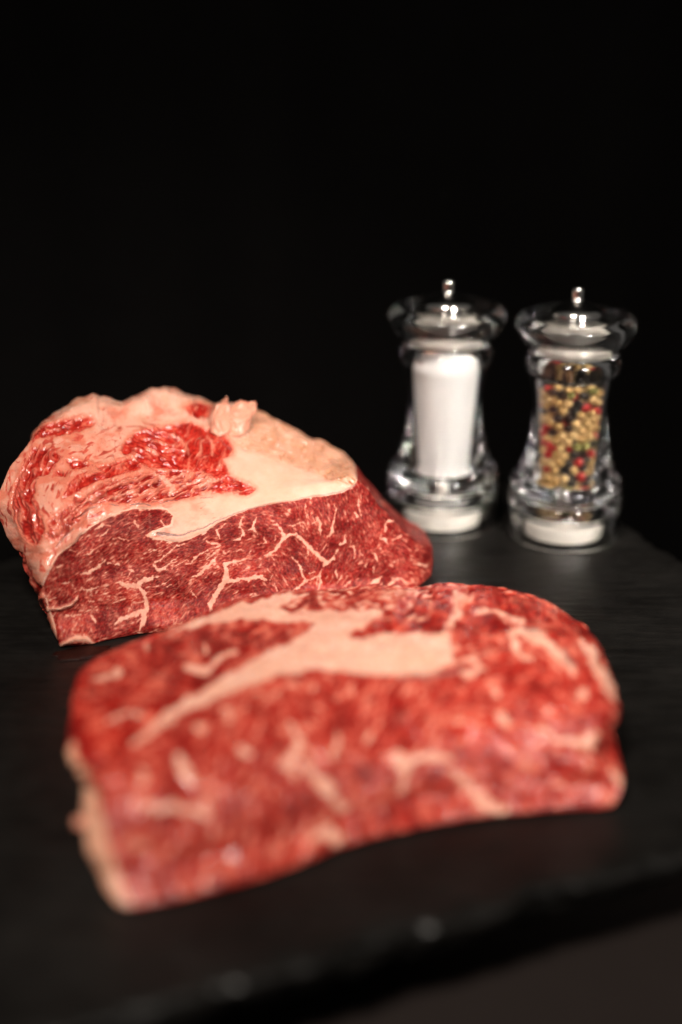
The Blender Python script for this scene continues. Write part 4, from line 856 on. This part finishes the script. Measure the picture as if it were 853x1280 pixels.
# peppercorns: settled in the bore, touching one another (x, y, z, radius in hundredths of a millimetre)
PEPPER = [(1107,418,2845,255),(-405,-1107,2850,260),(844,-225,2812,222),(1178,-256,2822,232),(-1026,-635,2821,231),(1195,114,2827,237),(-900,777,2840,250),(1080,-535,2822,232),(-54,-1211,2815,225),(878,785,2851,261),(637,-1045,2803,213),(-1126,446,2817,227),(970,-765,3198,214),(-1162,-329,2820,230),(12,1210,2818,228),(296,-1140,2859,261),(1211,257,3214,211),(-1045,629,3183,228),(-302,1173,2817,227),(-763,-933,2822,232),(-898,-835,3225,224),(338,1176,2804,214),(-360,1160,3196,234),(52,-1208,3236,240),(-499,-725,2823,233),(-638,-1050,3178,220),(1031,631,3284,243),(-300,-1193,3285,221),(634,1019,2828,238),(-631,1009,2838,248),(-1174,119,2849,259),(-1178,286,3350,241),(130,-1221,3716,237),(455,-1131,3360,234),(870,-861,2804,214),(973,-49,3192,233),(567,-683,3236,220),(0,1213,3242,238),(704,-998,3153,226),(1224,-69,3464,231),(251,1195,3637,241),(-541,1083,3481,247),(772,937,3270,237),(-688,-993,3612,253),(1150,-353,3252,247),(-1194,-81,3285,255),(-970,-751,3629,235),(-1087,-499,3194,253),(424,1134,3168,237),(-125,1216,3736,242),(838,-252,3551,250),(1124,442,3564,252),(1234,223,4268,226),(543,-1098,3845,243),(-248,-1177,3753,262),(-1168,-310,3666,254),(229,1199,4011,252),(808,-883,3513,261),(-855,-874,3966,248),(287,-814,3609,215),(923,806,3652,236),(1193,-317,3872,234),(793,-482,3983,210),(-1204,29,3768,261),(1107,540,4022,241),(580,1089,3852,235),(327,-1193,4147,239),(1213,107,3953,253),(-781,959,3228,213),(-1072,629,3639,218),(70,-892,3921,218),(-505,-1124,4103,243),(557,1093,4349,256),(1092,-607,3608,212),(472,-720,4059,256),(-851,895,3730,229),(-1248,-191,4100,213),(865,298,4273,219),(-98,-1234,4098,238),(-1004,-738,4412,238),(-193,1209,4227,255),(861,874,4178,251),(-1171,433,3959,222),(916,-839,4007,230),(-887,-304,4271,258),(1108,-578,4154,227),(-1022,695,4199,242),(-241,-874,4229,220),(-981,149,4172,221),(-1117,-564,4059,223),(-1193,373,4377,233),(1038,682,4434,243),(-513,1135,3966,226),(862,35,4582,261),(168,-873,4463,255),(1211,317,4735,242),(951,-823,4466,228),(601,-747,4637,219),(1225,-141,4295,247),(695,-1058,4252,213),(813,938,4665,250),(158,1223,4605,256),(1146,-497,4676,243),(-927,-827,4848,255),(-679,-1060,4514,228),(-520,1144,4359,226),(-342,-1210,4496,229),(-1037,680,4640,251),(1079,617,5032,260),(-705,-493,4639,220),(-518,-1168,4851,219),(96,-1274,4556,211),(1270,-71,4782,223),(-1169,-461,4491,230),(467,-1164,4602,236),(-542,-753,4808,226),(-771,1003,4116,211),(-723,-1023,5244,256),(773,-385,4842,222),(1266,259,5026,210),(-617,1113,4835,224),(474,1183,4903,224),(-900,-127,4765,237),(-235,-1227,5232,259),(886,-10,5017,246),(608,-1084,4974,258),(775,981,5188,257),(-86,-973,4815,255),(179,-1244,4957,244),(974,-767,4948,260),(-1146,573,5090,223),(-1240,5,4484,246),(-894,923,4993,216),(-708,792,4498,244),(1191,-403,5082,247),(-1159,-482,4973,245),(1278,-56,5328,231),(-225,1245,4680,227),(-1069,-734,5291,212),(364,-1215,5396,244),(-488,-1177,5567,243),(75,-864,5246,236),(1076,-716,5385,220),(-815,291,4671,229),(-975,803,5377,249),(279,-856,4859,213),(-994,203,5166,232),(790,-990,5451,248),(1243,-336,5567,231),(1019,771,5520,238),(720,-657,5632,228),(-1230,-364,5370,229),(815,-361,5322,219),(865,-252,5816,231),(460,1189,5358,237),(888,31,5562,258),(6,-1276,5600,243),(1081,-691,5861,243),(-176,-848,5601,241),(-893,-201,5177,225),(-1280,-90,5015,219),(338,-829,5626,247),(-1248,253,4791,221),(-799,1038,5740,213),(1215,412,5438,231),(-687,-522,5490,260),(137,1278,5052,218),(752,-650,6095,239),(-891,-905,5638,250),(-672,1099,5255,220),(372,-1244,5847,228),(-1167,-549,5765,234),(1176,475,5889,259),(774,-1025,5899,243),(707,1097,5676,216),(-939,-77,5653,262),(-304,1231,5118,237),(882,136,6021,228),(-1296,56,5443,217),(-515,-716,5865,220),(-1217,460,5424,213),(-248,-1282,5985,224),(1307,52,5721,214),(-1251,275,5859,246),(15,1291,5489,225),(-397,1203,5619,253),(1257,-242,6039,251),(48,-946,5993,228),(562,-1185,6292,227),(925,-947,6317,216),(-1112,697,5803,212),(1289,126,6255,243),(961,833,5997,259),(-112,1284,5925,240),(345,1251,5794,226),(-333,-961,6199,225),(-851,992,6130,227),(1133,597,6356,260),(865,-196,6319,257),(112,-1285,6202,246),(-972,-826,6139,259),(617,1151,6134,229),(-660,-1122,6015,229),(858,200,6505,249),(-1286,-148,5956,234),(1168,-614,6302,220),(16,-957,6526,213),(886,949,6479,246),(-284,-1277,6449,235),(250,1261,6264,253),(667,-566,6595,253),(-722,-1069,6437,254),(430,-912,6668,214),(1264,-239,6593,261),(-1129,615,6244,252),(-501,1217,6060,216),(-894,-563,6543,261),(-1049,-133,6305,227),(-950,-938,6831,219),(801,-1075,6705,210),(-931,929,6560,232),(675,-751,7007,246),(284,-1292,6641,227),(-1308,198,6284,216),(-887,277,6534,259),(-1236,-472,6230,214),(1139,681,6834,228),(98,-918,6965,259),(576,1179,6767,240),(733,799,6981,234),(150,1305,6711,237),(-1142,617,6793,255),(1290,249,6725,238),(-525,-1216,6857,231),(-222,1279,6413,244),(-741,-1093,7216,246),(-735,-643,7063,246),(-91,-1321,6870,231),(-579,1181,6694,235),(1330,-48,7047,230),(-1307,155,6741,236),(-229,1307,6961,232),(-1290,-267,6600,231),(1086,-729,6726,244),(-925,-125,6835,243),(506,-1203,7017,255),(-333,-1291,7256,233),(308,1266,7174,261),(1088,783,7261,226),(791,-474,7371,229),(1281,398,7152,222),(1044,-391,7010,224),(-1294,333,7161,228),(-1143,731,7251,210),(-851,290,7033,244),(901,-46,7283,236),(-872,983,7000,245),(1102,-749,7197,232),(-1182,-562,6964,250),(356,-926,7366,214),(-339,-844,7161,242),(788,-1053,7420,257),(-548,1220,7248,229),(-970,70,7443,252),(468,155,7777,215),(-131,1324,7419,242),(125,-1327,7274,235),(741,1129,7283,217),(-59,-968,7522,238),(-505,1229,7720,252),(1315,88,7510,256),(-1307,-113,7119,251),(917,950,7683,259),(877,243,7638,227),(-637,-1170,7685,248),(-1086,-814,7296,211),(1094,-745,7686,256),(407,-1267,7654,248),(-887,1009,7480,230),(254,-313,7888,244),(-859,-518,7486,219),(85,1349,7839,233),(1303,-383,7338,211),(-1018,-860,7747,249),(-231,-403,7887,250),(784,-1087,7911,246),(73,-1280,7980,220),(171,579,7768,245),(-1361,-105,7584,212),(-1059,802,7872,256),(-217,-1351,7680,211),(1218,553,7640,241),(848,-208,7740,242),(-1272,-481,7408,211),(-1262,429,7620,245),(777,-587,8028,240),(-276,-994,7938,235),(600,-92,8115,225),(-1127,-396,7818,234),(-540,749,7861,253),(121,-763,7895,229),(496,1266,7608,218),(-260,340,7792,246),(-1172,77,7941,241),(-688,-614,8004,238),(1308,-319,7781,236),(-381,1,8073,221),(-733,289,7912,250)]
rs = np.random.RandomState(21)
pep_cols = {'cream': [(.40, .225, .07), (.60, .40, .175)], 'red': [(.34, .012, .012), (.48, .03, .02)], 'black': [(.012, .008, .006), (.04, .023, .014)], 'green': [(.13, .12, .022), (.24, .21, .05)]}
pep_mat = {}
for cn, (c0, c1) in pep_cols.items():
    m, nt, b = mat(cn + '_peppercorn')
    tc = node(nt, 'ShaderNodeTexCoord'); oi = node(nt, 'ShaderNodeObjectInfo'); nz = node(nt, 'ShaderNodeTexNoise', i_Scale=700., i_Detail=4.); link(nt, tc, 'Object', nz, 'Vector')
    r = ramp(nt, [(.2, c0), (.8, c1)]); nt.links.new(maths(nt, 'ADD', maths(nt, 'MULTIPLY', nz.outputs[0], .5), maths(nt, 'MULTIPLY', oi.outputs['Random'], .5)), r.inputs[0]); link(nt, r, 0, b, 'Base Color')
    b.inputs['Roughness'].default_value = .3 if cn == 'red' else .55
    bp = node(nt, 'ShaderNodeBump', i_Strength=.8 if cn == 'black' else .35, i_Distance=.0004); link(nt, nz, 0, bp, 'Height'); link(nt, bp, 0, b, 'Normal')
    pep_mat[cn] = m
pep_mesh = {}
for cn in pep_cols:
    for v_ in range(2):
        bm = bmesh.new(); bmesh.ops.create_icosphere(bm, subdivisions=2, radius=1)
        q = np.random.RandomState(v_ + 5)
        ph = q.rand(6) * 6
        for vt in bm.verts:
            c_ = vt.co; am = .09 if cn == 'black' else .03
            vt.co = c_ * (1 - .04 + am * (math.sin(5 * c_.x + ph[0]) * math.sin(5 * c_.y + ph[1]) + .6 * math.sin(8 * c_.z + ph[2]) * math.sin(7 * c_.x + ph[3])) * .6)
        me = bpy.data.meshes.new('peppercorn'); bm.to_mesh(me); bm.free(); me.materials.append(pep_mat[cn])
        me.polygons.foreach_set('use_smooth', np.ones(len(me.polygons), bool)); pep_mesh[cn, v_] = me
names_ = ['cream'] * 55 + ['black'] * 23 + ['red'] * 12 + ['green'] * 10
desc = {'cream': 'cream', 'red': 'red', 'black': 'black', 'green': 'green'}
for qx, qy, qz, qr in PEPPER:
    qx, qy, qz, qr = qx / 1e5, qy / 1e5, qz / 1e5, qr / 1e5
    cn = names_[rs.randint(100)]
    o = bpy.data.objects.new('peppercorn', pep_mesh[cn, int(rs.randint(2))]); C.objects.link(o)
    o.location = (PEP[0] + qx, PEP[1] + qy, PEP[2] + qz); o.scale = (qr * .98,) * 3
    o.rotation_euler = tuple(rs.rand(3) * 6.28)
    hgt = ('at the very bottom', 'low down', 'a third of the way up', 'halfway up', 'two thirds of the way up', 'high up', 'at the very top')[int(min(6.99, max(0, (qz - .0255) / .068 * 7)))]
    an_ = math.degrees(math.atan2(qy, qx)) % 360
    sd = 'right side' if an_ < 30 or an_ >= 320 else 'back' if an_ < 150 else 'left side' if an_ < 220 else 'front left' if an_ < 255 else 'front centre' if an_ < 285 else 'front right'
    inner = math.hypot(qx, qy) < .0105
    o['label'] = desc[cn] + ' peppercorn ' + hgt + ' in the pepper mill, ' + sd + (', behind others' if inner else ''); o['category'] = 'peppercorn'; o['group'] = cn + ' peppercorns in the mill'

# a thin smear of meat juice by the roast's near corner
m_ju, nt, b = mat('meat_juice')
b.inputs['Base Color'].default_value = (.03, .008, .006, 1); b.inputs['Roughness'].default_value = .15; b.inputs['Transmission Weight'].default_value = .6; b.inputs['IOR'].default_value = 1.34
nz = node(nt, 'ShaderNodeTexNoise', i_Scale=500., i_Detail=3.); bp = node(nt, 'ShaderNodeBump', i_Strength=.5, i_Distance=.0004); link(nt, nz, 0, bp, 'Height'); link(nt, bp, 0, b, 'Normal')
jn = Noise(77); J = 60; jv = []; jf = []
for k, (fr, z_) in enumerate(((1, .00005), (.93, .0004), (.8, .0006), (.5, .0007))):
    for i in range(J):
        a_ = 2 * math.pi * i / J
        r_ = 1 + .55 * float(jn.fbm(np.array([math.cos(a_) * 1.6 + 5]), np.array([math.sin(a_) * 1.6]), 4, .65)[0])
        jv.append((.013 * fr * r_ * math.cos(a_), .006 * fr * r_ * math.sin(a_), z_ + (.00015 * math.sin(a_ * 5 + k) if k else 0)))
for k in range(3):
    for i in range(J): jf.append((k * J + i, k * J + (i + 1) % J, (k + 1) * J + (i + 1) % J, (k + 1) * J + i))
jf.append(tuple(range(3 * J, 4 * J)))
o = linkobj('juice_puddle', pydata('juice_puddle', jv, jf), None, m_ju); o.location = (-.109, .534, .0); o.rotation_euler = (0, 0, .3)
o['label'] = 'small wet smear of meat juice on the slate below the roast'; o['category'] = 'meat juice'
